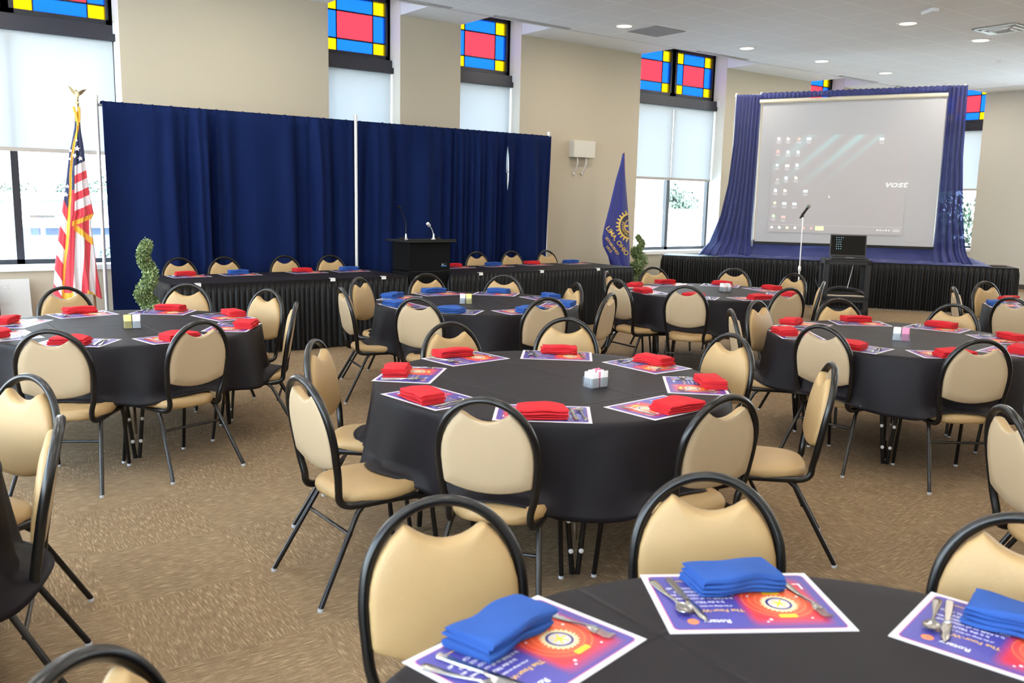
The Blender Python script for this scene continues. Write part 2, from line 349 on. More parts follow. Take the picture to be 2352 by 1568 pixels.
NWIN = 0
def window(M, w, n, label, shade_to=2.137, one=False, lets=True):
    """M maps (u, v, z): u along the wall, v outwards from its face"""
    global NWIN; NWIN += 1
    root = empty('window_%d' % NWIN, M @ Vector((w / 2, VG, SILL)), kind='structure')
    Mi = root.matrix_basis.inverted() if False else Matrix.Translation(-(M @ Vector((w / 2, VG, SILL)))) @ M
    f = MB(); s = MB(); g = MB(); si = MB()
    v0, v1 = VG - .05, VG + .03
    T = 4.50; wl_ = w / n
    def bx(mb, a, b, z0, z1, m, q0=v0, q1=v1): mb.box(a, b, q0, q1, z0, z1, m, Mi)
    bx(f, 0, w, SILL, SILL + .055, M_frame); bx(f, 0, w, T, T + .06, M_frame)
    bx(f, 0, .045, SILL, T, M_frame); bx(f, w - .045, w, SILL, T, M_frame)
    for k in range(1, n): bx(f, k * wl_ - .04, k * wl_ + .04, SILL, T, M_frame)
    bx(f, 0, w, 3.40, 3.67, M_frame)
    # stained glass panel of each light
    for k in range(n):
        o = k * wl_
        cu = [.09 * wl_ / 1.12, .28 * wl_ / 1.12, .292 * wl_ / 1.12, .85 * wl_ / 1.12, .862 * wl_ / 1.12, 1.045 * wl_ / 1.12]
        cz = [3.67, 3.826, 3.845, 4.20, 4.218, 4.396]
        bx(f, o, o + cu[0], 3.6, T, M_frame); bx(f, o + cu[5], o + wl_, 3.6, T, M_frame); bx(f, o, o + wl_, 4.396, T, M_frame)
        for i in range(3):
            for j in range(3):
                m = M_sred if (i, j) == (1, 1) else (M_syel if i != 1 and j != 1 else M_sblue)
                A_, B_, C_, D_ = o + cu[2 * i], o + cu[2 * i + 1], cz[2 * j], cz[2 * j + 1]
                s.add([Mi @ Vector((A_, VG - .008, C_)), Mi @ Vector((B_, VG - .008, C_)), Mi @ Vector((B_, VG - .008, D_)), Mi @ Vector((A_, VG - .008, D_))], [(0, 1, 2, 3)], m)
        for i in (1, 3): bx(s, o + cu[i], o + cu[i + 1], 3.67, 4.396, M_frame, VG - .016, VG)
        for j in (1, 3): bx(s, o + cu[0], o + cu[5], cz[j], cz[j + 1], M_frame, VG - .016, VG)
    bx(g, .045, w - .045, SILL + .055, 3.40, M_glass, VG, VG + .006)
    bx(si, -.0, w, SILL - .06, SILL, M_trimw, -.03, VG)
    f.build('window_frame', root, smooth=False); s.build('stained_glass', root, smooth=False); g.build('pane', root, smooth=False); si.build('sill', root, smooth=False)
    # reveal lining
    r = MB(); bx(r, 0, .004, SILL, 4.56, M_reveal, .002, VG - .05); bx(r, w - .004, w, SILL, 4.56, M_reveal, .002, VG - .05); r.build('reveal_lining', root, smooth=False)
    if lets:   # portal so that the sky is sampled through the opening
        c = M @ Vector((w / 2, VG + .08, (SILL + T) / 2)); inn = (M.to_3x3() @ Vector((0, -1, 0)))
        q = inn.to_track_quat('-Z', 'Z').to_euler()
        area('sky_portal', c, q, w, T - SILL, 1, (1, 1, 1), portal=True)
    if label is None: return
    # roller shade: its own thing
    t = empty('roller_shade', M @ Vector((w / 2, .25, 3.42)), label='white roller shade with dark fascia, ' + label, cat='window shade', group='roller shades')
    Mt = Matrix.Translation(-(M @ Vector((w / 2, .25, 3.42)))) @ M
    a = MB(); a.box(.0, w, .18, .29, 3.42, 3.60, M_fascia, Mt); bevel(a.build('fascia', t, smooth=False), .006)
    b = MB(); b.box(w - .03, w, .14, .18, 3.50, 3.62, M_white, Mt); b.build('bracket', t, smooth=False)
    if one: n, wl_ = 1, w
    for k in range(n):
        c = MB(); z0, z1 = shade_to, 3.43
        a0, a1 = k * wl_ + (.012 if k == 0 else .002), (k + 1) * wl_ - (.025 if k == n - 1 else .002)
        c.grid(lambda p, q: Mt @ Vector((a0 + (a1 - a0) * p, .245 + .004 * math.sin(q * 5 + k), z0 + (z1 - z0) * q)), 6, 8, M_shade)
        c.build('shade_cloth', t, recalc=False)
        h = MB(); h.box(a0, a1, .236, .254, z0 - .045, z0, mat('hem_bar', (.42, .38, .34), .6), Mt); h.build('hem_bar', t, smooth=False)
names_A = ['behind the striped flag', 'above the blue drape beside the widest pier', 'above the blue drape near its slit', 'beside the club banner', 'mostly hidden by the projection screen']
for (a, b, n), nm in zip(WIN_A, names_A):
    window(Matrix.Translation((a, YA, 0)), b - a, n, nm, one=a < 1)
for i, (a, b, n) in enumerate(WIN_B):
    M = Matrix.Translation((XB, b, 0)) @ Matrix(((0, 1, 0, 0), (-1, 0, 0, 0), (0, 0, 1, 0), (0, 0, 0, 1)))
    window(M, b - a, n, 'beside the sheer royal blue drape' if i == 0 else None)
for (a, b, n) in WIN_L:
    M = Matrix.Translation((XL, a, 0)) @ Matrix(((0, -1, 0, 0), (1, 0, 0, 0), (0, 0, 1, 0), (0, 0, 0, 1)))
    window(M, b - a, n, None)

# ------------------------------------------------------------------ ceiling things
M_lamp = mat('lamp_lens', (1, .9, .7), .5, emit=2.0, ecol=(1, .84, .55))
M_can = mat('downlight_trim', (.75, .75, .73), .4)
proto_l = empty('downlight'); a_ = MB(); a_.lathe([(.112, -.001), (.15, -.001), (.15, -.010), (.112, -.012), (.112, -.001)], M_can, n=32, cap=False)
x_ = a_.build('trim_ring', proto_l); b_ = MB(); b_.lathe([(.0, -.002), (.112, -.002), (.112, -.007), (.0, -.007)], M_lamp, n=32); b_.build('lens', proto_l)
register(proto_l)
LIGHTS = [(9.28, 9.80, 'behind the grey ceiling return grille'), (12.02, 9.77, 'over the banner window'), (14.0, 9.71, 'second along the row toward the screen'), (16.03, 9.70, 'third along the row above the screen'),
          (18.9, 9.74, 'touching the top of the sheer blue drape'), (12.0, 6.99, 'by the ceiling sensor box'), (13.95, 6.93, 'by the square supply diffuser')]
extra = [(x, y) for y in (9.78, 6.96, 4.1, 1.3, -1.6, -4.2) for x in (-1.2, 1.4, 4.0, 6.6, 9.3, 12.0, 14.0, 16.0, 18.3) if not (y == 9.78 and x > 9) and not (y == 6.96 and x in (12.0, 14.0))]  # unseen lamps added for illumination, carrying on the downlight rows
first = True
for i, L_ in enumerate(LIGHTS + [(x, y, None) for x, y in extra]):
    vis = L_[2] is not None or in_view(L_[0], L_[1], CZ, -5)
    if L_[2] is None and in_view(L_[0], L_[1], CZ, 10): continue
    if vis:
        o = proto_l if first else copy_tree(proto_l); first = False
        o.location = (L_[0], L_[1], CZ); tag(o, 'lit round recessed downlight ' + L_[2], 'ceiling light', 'downlights')
    area('downlight_beam', (L_[0], L_[1], CZ - .015), (0, 0, 0), .2, .2, 13.5, (1, .90, .76), shape='DISK')
# return grille, supply diffuser, sensor box, smoke detector, slot diffusers
g = MB(); g.box(-.3, .3, -.3, .3, -.012, 0, mat('return_grille', (.30, .295, .29), .7, noise=(300, .8, 1.1, .4)))
o = g.build('return_grille', smooth=False); o.location = (9.91, 9.77, CZ); o.scale = (1.05, .98, 1); tag(o, 'dark grey perforated return air grille set in the white ceiling tiles', 'air vent')
t = empty('supply_diffuser', (13.3, 6.3, CZ), label='square white supply diffuser with shiny vanes in the ceiling tiles', cat='air vent')
for k, s_ in enumerate((.30, .23, .16)):
    a = MB(); z = -.01 - .012 * k
    for sx_, sy_ in ((1, 0), (-1, 0), (0, 1), (0, -1)):
        if sx_: a.box(min(sx_ * s_, sx_ * (s_ - .035)), max(sx_ * s_, sx_ * (s_ - .035)), -s_, s_, z - .012, z, M_alu)
        else: a.box(-s_, s_, min(sy_ * s_, sy_ * (s_ - .035)), max(sy_ * s_, sy_ * (s_ - .035)), z - .012, z, M_alu)
    bevel(a.build('vane', t, smooth=False), .004)
a = MB(); a.box(-.13, .13, -.05, .05, -.05, 0, M_white); o = bevel(a.build('ceiling_sensor', smooth=False), .012); o.location = (11.4, 6.35, CZ); o.rotation_euler = (0, 0, rad(60)); tag(o, 'small white sensor box on the ceiling', 'sensor')
a = MB(); a.lathe([(.07, 0), (.07, -.02), (.05, -.045), (.02, -.05)], M_white); o = a.build('smoke_detector'); o.location = (16.0, 7.64, CZ); tag(o, 'round white smoke detector on the ceiling', 'smoke detector')
M_slot = mat('slot_diffuser_grey', (.22, .2, .19), .5)
for x0, x1, nm in ((5.1, 6.75, 'before the tall window pair, closest to the wide pier'), (7.47, 8.84, 'before the window over the drape slit'), (11.67, 12.97, 'before the double window by the banner'), (15.8, 17.12, 'before the window behind the screen'), (17.85, 18.45, 'at the far end of the ceiling edge')):
    t = empty('slot_diffuser', ((x0 + x1) / 2, YE - .07, CZ), label='slim grey slot diffuser ' + nm, cat='air vent', group='slot diffusers')
    a = MB(); h_ = (x1 - x0) / 2; a.box(-h_, h_, -.045, .045, -.006, 0, M_slot); a.box(-h_, h_, -.045, -.035, -.012, 0, M_trimw); a.box(-h_, h_, .035, .045, -.012, 0, M_trimw); a.build('slot', t, smooth=False)

# ------------------------------------------------------------------ banquet chair
HW = .199
def lean(z): return -.205 - (z - .43) * .165
def hoop_half(z):   # half width of the hoop centreline
    if z >= .68: return HW * math.sqrt(max(0, 1 - ((z - .68) / .237) ** 2))
    return HW - .030 * ((.68 - z) / .26) ** 1.5
def make_chair():
    root = empty('banquet_chair')
    pts = [(-.195, .20, .385), (-.19, .05, .392), (-.182, -.12, .392), (-.172, -.178, .397), (-.167, -.205, .42), (-.168, lean(.46), .46)]
    for z in (.52, .60, .67): pts.append((-hoop_half(z), lean(z), z))
    for k in range(1, 12):
        a = PI - PI * k / 12; x = HW * math.cos(a); z = .68 + .237 * math.sin(a) ** .92; pts.append((x, lean(z) - .012 * math.sin(a), z))
    pts += [(-p[0], p[1], p[2]) for p in pts[:9]][::-1]
    f = MB(); f.tube(cat_rom(pts, 4), .0165, M_black, rb=.0145, n=10); fr = f.build('frame', root, sharp=60)
    # backrest
    out = []
    for k in range(9):       # bottom, slightly bowed
        x = -.174 + .348 * k / 8; out.append((x, .565 - .035 * (1 - (x / .174) ** 2)))
    for z in (.575, .62, .68): out.append((hoop_half(z) - .012, z))
    for k in range(1, 6):
        a = rad(11 * k); out.append(((HW - .012) * math.cos(a), .68 + .218 * math.sin(a)))
    out.append((.101, .8655)); out.append((.090, .861))
    for k in range(1, 8):
        x = .090 - .180 * k / 8; out.append((x, .861 - .034 * (1 - (x / .090) ** 2) ** 1.0))
    n0 = 9 + 3 + 5 + 2; mir = [(-a, b) for a, b in out[9:n0]][::-1]
    out = out[:n0 + 7] + mir
    c = MB()
    def back(v):  # (x, z, h) -> chair space
        return Vector((v.x, lean(v.y) + v.z, v.y))
    c.rings(out, [(.3, -.017, 1), (.6, -.017, .9), (.82, -.017, .4), (.965, -.016), (1.0, -.008), (1.0, .008), (.985, .018), (.955, .024), (.90, .028, .12), (.8, .0315, .4), (.6, .035, .85), (.3, .037, 1)], M_tan, back, (.165, .155))
    for i in range(len(c.f)):        # outer shell of the backrest
        if all(abs(c.v[k][1] - (lean(c.v[k][2]) - .016)) < .0085 for k in c.f[i]): c.m[i] = c.mi(M_tanb)
    c.build('backrest', root, sharp=70)
    # seat
    out = []
    for k in range(40):
        a = 2 * PI * k / 40; ca, sa = math.cos(a), math.sin(a); e = .62
        x = math.copysign(abs(ca) ** e, ca) * .205; y = math.copysign(abs(sa) ** e, sa) * .205 + .005
        out.append((x * (1 - .12 * (y < 0) * (-y / .2)), y))
    s = MB(); s.rings(out, [(.90, .394), (.985, .398), (1.01, .414), (1.0, .430), (.955, .444), (.8, .452), (.4, .454)], M_tan); s.build('seat', root, sharp=70)
    for sx in (-1, 1):
        for fr_ in (0, 1):
            l = MB()
            if fr_: P = [(sx * .192, .17, .391), (sx * .195, .20, .385), (sx * .199, .222, .33), (sx * .206, .262, .012)]
            else: P = [(sx * .180, -.10, .390), (sx * .186, -.135, .36), (sx * .24, -.33, .012)]
            l.tube(P, .0115, M_black, n=8); lo = l.build('leg', root, sharp=60)
            k = MB(); e_ = P[-1]; k.lathe([(.0125, 0), (.0128, .011), (.0115, .013)], M_rubber, (e_[0], e_[1], 0), n=10); k.build('foot_cap', lo)
    s = MB(); s.tube([(-.198, -.172, .275), (.198, -.172, .275)], .008, M_black, n=8); s.build('stretcher', root)
    register(root); return root
CHAIR = make_chair(); CHAIR_USED = False
def chair(x, y, face, label, group):
    """x, y: where the top of the hoop stands; face: heading of the sitter in degrees"""
    global CHAIR_USED
    o = copy_tree(CHAIR) if CHAIR_USED else CHAIR; CHAIR_USED = True
    a = rad(face); d = .30
    o.location = (x + d * math.cos(a), y + d * math.sin(a), 0); o.rotation_euler = (0, 0, a - PI / 2)
    tag(o, label, 'chair', group); return o

# ------------------------------------------------------------------ place setting parts
M_pblue = mat('placemat_violet', (.085, .075, .36), .38)
def make_placemat():
    W_, H_ = .412, .296
    # printed sheet: soft red block fading into violet
    m = bpy.data.materials.new('placemat_print'); m.use_nodes = True; N = m.node_tree.nodes; L = m.node_tree.links
    b = N['Principled BSDF']; b.inputs['Roughness'].default_value = .42
    t = N.new('ShaderNodeTexCoord'); s = N.new('ShaderNodeSeparateXYZ'); L.new(t.outputs['Object'], s.inputs[0])
    dx = nmath(N, L, 'ABSOLUTE', nmath(N, L, 'ADD', s.outputs[0], .078)); dy = nmath(N, L, 'ABSOLUTE', nmath(N, L, 'ADD', s.outputs[1], -.004))
    def soft(d, r, w): return nmath(N, L, 'SMOOTH_MIN', 1.0, nmath(N, L, 'MAXIMUM', 0.0, nmath(N, L, 'DIVIDE', nmath(N, L, 'SUBTRACT', r + w, d), 2 * w)), .2)
    k = nmath(N, L, 'MULTIPLY', soft(dx, .086, .012), soft(dy, .105, .02))
    dist = nmath(N, L, 'SQRT', nmath(N, L, 'ADD', nmath(N, L, 'MULTIPLY', dx, dx), nmath(N, L, 'MULTIPLY', dy, dy)))
    wv = nmath(N, L, 'SINE', nmath(N, L, 'MULTIPLY', dist, 420)); ring = nmath(N, L, 'MULTIPLY', nmath(N, L, 'GREATER_THAN', wv, .86), nmath(N, L, 'LESS_THAN', dist, .085))
    r = N.new('ShaderNodeValToRGB'); L.new(nmath(N, L, 'MULTIPLY', dist, 9), r.inputs[0])
    r.color_ramp.elements[0].color = (.80, .12, .035, 1); r.color_ramp.elements[0].position = .3; r.color_ramp.elements[1].color = (.55, .018, .035, 1); r.color_ramp.elements[1].position = .85
    m1 = N.new('ShaderNodeMix'); m1.data_type = 'RGBA'; L.new(nmath(N, L, 'MULTIPLY', ring, .55), m1.inputs[0]); L.new(r.outputs[0], m1.inputs[6]); m1.inputs[7].default_value = (.98, .30, .08, 1)
    m2 = N.new('ShaderNodeMix'); m2.data_type = 'RGBA'; L.new(k, m2.inputs[0]); m2.inputs[6].default_value = (.055, .05, .28, 1); L.new(m1.outputs[2], m2.inputs[7]); L.new(m2.outputs[2], b.inputs['Base Color'])
    M_cream = mat('emblem_cream', (.85, .68, .38), .4); M_yel = mat('print_yellow', (.95, .62, .02), .4); M_or = mat('print_orange', (.85, .22, .08), .4)
    M_pw = mat('print_white', (.82, .82, .9), .4); M_pg = mat('print_gold', (.75, .45, .12), .4); M_pk = mat('print_pink', (.55, .06, .25), .4); M_eb = mat('emblem_blue', (.05, .05, .22), .4)
    p = MB(); z = .0012
    p.box(-W_ / 2, W_ / 2, -H_ / 2, H_ / 2, 0, z, M_paper)
    def rr(w, h, r0, z, m):      # rounded rectangle
        vs = []
        for cx, cy, a0 in ((w / 2 - r0, h / 2 - r0, 0), (-w / 2 + r0, h / 2 - r0, 90), (-w / 2 + r0, -h / 2 + r0, 180), (w / 2 - r0, -h / 2 + r0, 270)):
            for q in range(5): a = rad(a0 + 22.5 * q); vs.append((cx + r0 * math.cos(a), cy + r0 * math.sin(a), z))
        p.add(vs, [tuple(range(len(vs)))], m)
    rr(W_ - .028, H_ - .028, .012, z + .0003, M_pk); rr(W_ - .032, H_ - .032, .011, z + .0006, m)
    cx, cy = -.078, .018; z1 = z + .0009; z2 = z + .0012; z3 = z + .0015
    gear = lambda a: 1 + .06 * (1 if math.sin(24 * a) > 0 else -1)
    disc(p, cx, cy, 0, .040, z1, M_cream, 192, gear); disc(p, cx, cy, .024, .030, z2, M_eb, 40); disc(p, cx, cy, 0, .023, z2, M_paper, 32)
    for k in range(6):
        a = k * PI / 3; d_ = Vector((math.cos(a), math.sin(a), 0)); nn = Vector((-d_.y, d_.x, 0)) * .0022; c_ = Vector((cx, cy, z3))
        p.add([c_ - nn + d_ * .005, c_ + nn + d_ * .005, c_ + nn + d_ * .02, c_ - nn + d_ * .02], [(0, 1, 2, 3)], M_yel)
    disc(p, cx, cy, 0, .006, z3, M_yel, 16)
    p.box(cx - .02, cx + .02, cy + .052, cy + .066, z1, z1 + .0003, M_yel); p.box(cx - .02, cx + .02, cy - .062, cy - .048, z1, z1 + .0003, M_yel)
    for q, (ax, ay, rr_) in enumerate([(.045, .075, .004), (.055, .085, .003), (-.05, .07, .003), (.06, -.04, .003), (-.055, -.035, .0035)]): disc(p, cx + ax, cy + ay, 0, rr_, z1, M_pw, 10)
    def tx(s_, size, x, y, m, al='LEFT', bold=.0004, sp=1.0):
        vs, fs = text_data(s_, size, al, bold, sp); p.add([(v.x + x, v.y + y, z1 + .0002) for v in vs], fs, m)
    tx('LIGHT UP', .042, cx, -.072, M_pw, 'CENTER', .0003)
    tx('Rotary', .022, .088, .098, M_pw, 'CENTER', .0005)
    disc(p, .142, .098, .004, .0125, z1, M_or, 96, gear); disc(p, .142, .098, 0, .003, z1, M_or, 12)
    tx('The Four-Way Test', .0185, .088, .048, M_pg, 'CENTER', .0004)
    tx('of the things we think, say or do:', .0085, .088, .026, M_pw, 'CENTER', .0002)
    for q, l_ in enumerate(('Is it the TRUTH?', 'Is it FAIR to all concerned?', 'Will it build GOODWILL and', 'BETTER FRIENDSHIPS?', 'Will it be BENEFICIAL to all?')):
        tx(l_, .0125, .088, .006 - .018 * q, M_pw, 'CENTER', .0003)
    tx('Welcome', .013, .088, -.105, M_pg, 'CENTER', .0003) if False else None
    p.box(.03, .146, -.1065, -.1035, z1, z1 + .0002, M_pg)
    return p.build('placemat', smooth=False, recalc=False)
PLACEMAT = make_placemat()
def make_napkin(name, m, seed):
    rnd = random.Random(seed); p = MB(); Wd, D = .215, .125
    prof = []      # folded cross-section: layers wrap round each other, seen at the two ends
    def layer(z0, z1, dx, dy, ox, oy, bow):
        def fn(u, v):   # u round the section, v along the width
            a = 2 * PI * u; e = .38
            cy_ = math.copysign(abs(math.cos(a)) ** e, math.cos(a)); cz_ = math.copysign(abs(math.sin(a)) ** .7, math.sin(a))
            x = (v - .5) * dx * (1 - .03 * (cy_ > .5)) + ox + .003 * math.sin(a * 2 + z0 * 90)
            y = cy_ * dy / 2 + oy + .004 * math.sin(3 * v * PI + z0 * 70)
            z = (z0 + z1) / 2 + cz_ * (z1 - z0) / 2 + bow * math.sin(PI * v) * (1 if cz_ > 0 else .3) * (.5 + .5 * cy_) + .0015 * math.sin(9 * v + 5 * cy_ + seed)
            return Vector((x, y, max(z, 0.0005)))
        o0 = len(p.v); p.grid(fn, 20, 14, m, wrap=True)
        p.f.append([o0 + k for k in range(20)][::-1]); p.m.append(0); p.f.append([o0 + 14 * 20 + k for k in range(20)]); p.m.append(0)
    hs = [0, .010, .019, .029, .042]
    for i in range(4):
        layer(hs[i], hs[i + 1] + .001, Wd * (1 - .03 * i * rnd.random()), D * (1 - .05 * rnd.random()), rnd.uniform(-.006, .006), rnd.uniform(-.006, .006), .004 + .003 * i)
    o = p.build(name, sharp=80); return o
NAPS = {'red': [make_napkin('folded_napkin', M_red, s) for s in (1, 2, 3)], 'blue': [make_napkin('folded_napkin', M_blue, s) for s in (4, 5, 6)]}
def strip(mb, prof, m, zf, t=.0022):
    """prof: (y, half width); solid strip, height zf(y)"""
    n = len(prof); vs = []
    for y, w in prof:
        z = zf(y); vs += [(-w, y, z), (w, y, z), (w * .8, y, z + t), (-w * .8, y, z + t)]
    fs = []
    for i in range(n - 1):
        for j in range(4): fs.append((4 * i + j, 4 * i + (j + 1) % 4, 4 * i + 4 + (j + 1) % 4, 4 * i + 4 + j))
    fs += [(3, 2, 1, 0), tuple(range(4 * n - 4, 4 * n))]; mb.add(vs, fs, m)
def make_cutlery():
    hz = lambda y: .001 + .006 * math.exp(-((y - .035) / .03) ** 2)
    handle = [(-.095, .004), (-.092, .0085), (-.085, .0105), (-.06, .0095), (-.02, .005), (.01, .0032), (.03, .0035)]
    f = MB(); strip(f, handle + [(.042, .008), (.05, .0115), (.06, .012)], M_steel, hz)
    for k in range(4):
        x = (-1.5 + k) * .0062
        f.tube([(x, .059, hz(.06) + .001), (x, .08, .0015), (x, .098, .006)], .0016, M_steel, n=6)
    fork = f.build('fork', sharp=60)
    s = MB(); strip(s, handle + [(.04, .005), (.045, .006)], M_steel, hz)
    s.grid(lambda u, v: Vector((.019 * math.sin(PI * min(v * 1.0, 1)) ** .6 * math.cos(2 * PI * u) * (1 - .0 * v), .043 + .052 * v, .0015 + .007 * (1 - math.sin(PI * v)) + .006 * abs(math.cos(2 * PI * u)) ** 2 * math.sin(PI * v) + (.0016 if math.sin(2 * PI * u) > 0 else 0))), 20, 12, M_steel, wrap=True)
    spoon = s.build('spoon', sharp=70)
    k = MB(); strip(k, [(-.115, .006), (-.11, .0095), (-.06, .009), (-.015, .0065), (0, .006)], M_steel, lambda y: .001, .004)
    strip(k, [(0, .006), (.01, .0105), (.05, .011), (.085, .0085), (.103, .002)], M_steel, lambda y: .0015, .0016)
    knife = k.build('table_knife', sharp=50)
    return fork, spoon, knife
FORK, SPOON, KNIFE = make_cutlery()
USED = set()
def inst(o, mat_, label, cat, group):
    if o.name in USED: c = o.copy(); COL.objects.link(c)
    else: c = o; USED.add(o.name)
    c.matrix_world = mat_; tag(c, label, cat, group); return c
TT = .7665          # table cloth surface
def setting(x, y, face, col, where, jig):
    """x, y: mat centre; face: heading of the diner"""
    rnd = random.Random(jig); B = Matrix.Translation((x, y, TT)) @ Matrix.Rotation(rad(face - 90), 4, 'Z')
    R = lambda a: Matrix.Rotation(a, 4, 'Z'); T = lambda a, b, c: Matrix.Translation((a, b, c))
    inst(PLACEMAT, B, 'violet and red printed paper placemat, ' + where, 'placemat', 'printed placemats')
    n = NAPS[col][jig % 3]
    inst(n, B @ T(rnd.uniform(-.02, .02), -.080 + rnd.uniform(-.015, .012), .003) @ R(rnd.uniform(-.18, .18)), 'folded %s cloth napkin, %s' % (col, where), 'napkin', col + ' folded napkins')
    z = .0032
    inst(FORK, B @ T(-.145 + rnd.uniform(-.008, .008), .0, z) @ R(rnd.uniform(.05, .3)), 'steel fork beside the napkin, ' + where, 'fork', 'forks on the placemats')
    inst(KNIFE, B @ T(.128 + rnd.uniform(-.006, .004), .0, z) @ R(rnd.uniform(.12, .28)), 'steel table knife beside the napkin, ' + where, 'knife', 'knives on the placemats')
    inst(SPOON, B @ T(.166 + rnd.uniform(-.006, .004), -.015, z) @ R(rnd.uniform(.1, .3)), 'steel teaspoon beside the knife, ' + where, 'spoon', 'spoons on the placemats')

# sweetener caddy: an open clear box packed with paper sachets
M_pkts = {'w': mat('sachet_white', (.82, .83, .85), .6), 'p': mat('sachet_pink', (.85, .25, .42), .6), 'y': mat('sachet_yellow', (.86, .72, .25), .6), 'l': mat('sachet_pale_blue', (.55, .66, .85), .6)}
def caddy(x, y, rz, cols, label):
    t = empty('sweetener_caddy', (x, y, TT), rz, label=label, cat='sweetener caddy', group='sweetener caddies')
    b = MB(); w, d, h, k = .056, .036, .052, .0025
    b.box(-w, w, -d, d, 0, k, M_clear)
    for q in (-1, 1):
        b.box(-w, w, min(q * d, q * (d - k)), max(q * d, q * (d - k)), k, h, M_clear); b.box(min(q * w, q * (w - k)), max(q * w, q * (w - k)), -d + k, d - k, k, h, M_clear)
    b.build('clear_holder', t, smooth=False)
    rnd = random.Random(int(x * 100)); n = len(cols) // 2
    for i, c in enumerate(cols):
        a = MB(); side = -1 if i < n else 1; j = i % n; y0 = -d + .009 + (2 * d - .018) * j / (n - 1); ln = rnd.uniform(-.003, .005); x0 = side * .027 + rnd.uniform(-.0015, .0015)
        hh = .072 + rnd.uniform(0, .014); ry = rnd.uniform(-.06, .06)
        a.grid(lambda u, v: Vector((x0 + ry * hh * (v - .5) + .0235 * math.copysign(abs(math.cos(2 * PI * u)) ** .4, math.cos(2 * PI * u)), y0 + ln * v + .0045 * math.sin(2 * PI * u) * (.25 + math.sin(PI * v)), .004 + hh * v)), 14, 5, M_pkts[c], wrap=True)
        a.build('sachet', t)

# ------------------------------------------------------------------ round tables
RT = .885
def cloth_mat():
    m = M_cloth.copy(); m.name = 'black_linen_round'; N = m.node_tree.nodes; L = m.node_tree.links; b = N['Principled BSDF']
    t = N.new('ShaderNodeTexCoord'); s = N.new('ShaderNodeSeparateXYZ'); L.new(t.outputs['Object'], s.inputs[0])
    def cr(o, at_):
        d = nmath(N, L, 'ABSOLUTE', nmath(N, L, 'SUBTRACT', o, at_)); return nmath(N, L, 'MAXIMUM', 0.0, nmath(N, L, 'SUBTRACT', 1.0, nmath(N, L, 'DIVIDE', d, .012)))
    h = cr(s.outputs[0], .12)
    for o, a_ in ((s.outputs[0], -.42), (s.outputs[1], .05), (s.outputs[1], .6), (s.outputs[1], -.5)): h = nmath(N, L, 'ADD', h, cr(o, a_))
    h = nmath(N, L, 'MULTIPLY', h, nmath(N, L, 'GREATER_THAN', s.outputs[2], .762))
    n = N.new('ShaderNodeTexNoise'); n.inputs['Scale'].default_value = 3; L.new(t.outputs['Object'], n.inputs['Vector'])
    h = nmath(N, L, 'ADD', h, nmath(N, L, 'MULTIPLY', n.outputs['Fac'], 1.2))
    bp = N.new('ShaderNodeBump'); bp.inputs['Strength'].default_value = .5; bp.inputs['Distance'].default_value = .006
    L.new(h, bp.inputs['Height']); L.new(bp.outputs[0], b.inputs['Normal'])
    return m
M_clothr = cloth_mat()
M_ply = mat('plywood_top', (.35, .24, .14), .6); M_rivet = mat('white_rivet', (.8, .8, .82), .4); M_brace = mat('bronze_brace', (.16, .12, .085), .4, .6)
def make_table():
    root = empty('round_table')
    a = MB(); a.lathe([(RT, .737), (RT, .757), (RT - .004, .760)], M_ply, n=64); a.build('tabletop', root, sharp=50)
    e = MB(); e.lathe([(.72, .70), (.72, .737), (.70, .737), (.70, .70), (.72, .70)], M_black, n=48, cap=False); e.build('apron', root, sharp=40)
    for k in range(4):
        l = MB(); ang = rad(45 + 90 * k); R = Matrix.Rotation(ang, 4, 'Z')
        foot = Vector((.60, 0, .01))
        for s in (-1, 1): l.tube([R @ Vector((.63, s * .085, .735)), R @ Vector((.66, s * .012, .02))], .0125, M_black, rb=.0125, n=8)
        lg = l.build('leg', root, sharp=60)
        for s in (-1, 1):
            for zz in (.13, .27):
                q = MB(); kk = (zz - .02) / .715; p = R @ Vector((.66 - .03 * kk + .013, s * (.012 + .073 * kk), zz))
                q.lathe([(.011, -.004), (.011, .004), (.004, .008)], M_rivet, n=12, M=Matrix.Translation(p) @ R @ Matrix.Rotation(PI / 2, 4, 'Y')); q.build('rivet', lg)
        b = MB(); b.tube(cat_rom([R @ Vector((.22, 0, .73)), R @ Vector((.36, 0, .62)), R @ Vector((.60, 0, .30)), R @ Vector((.64, 0, .17))], 6), .0095, M_brace, n=8); b.build('brace', root)
    register(root); return root
TABLE = make_table(); TUSED = False
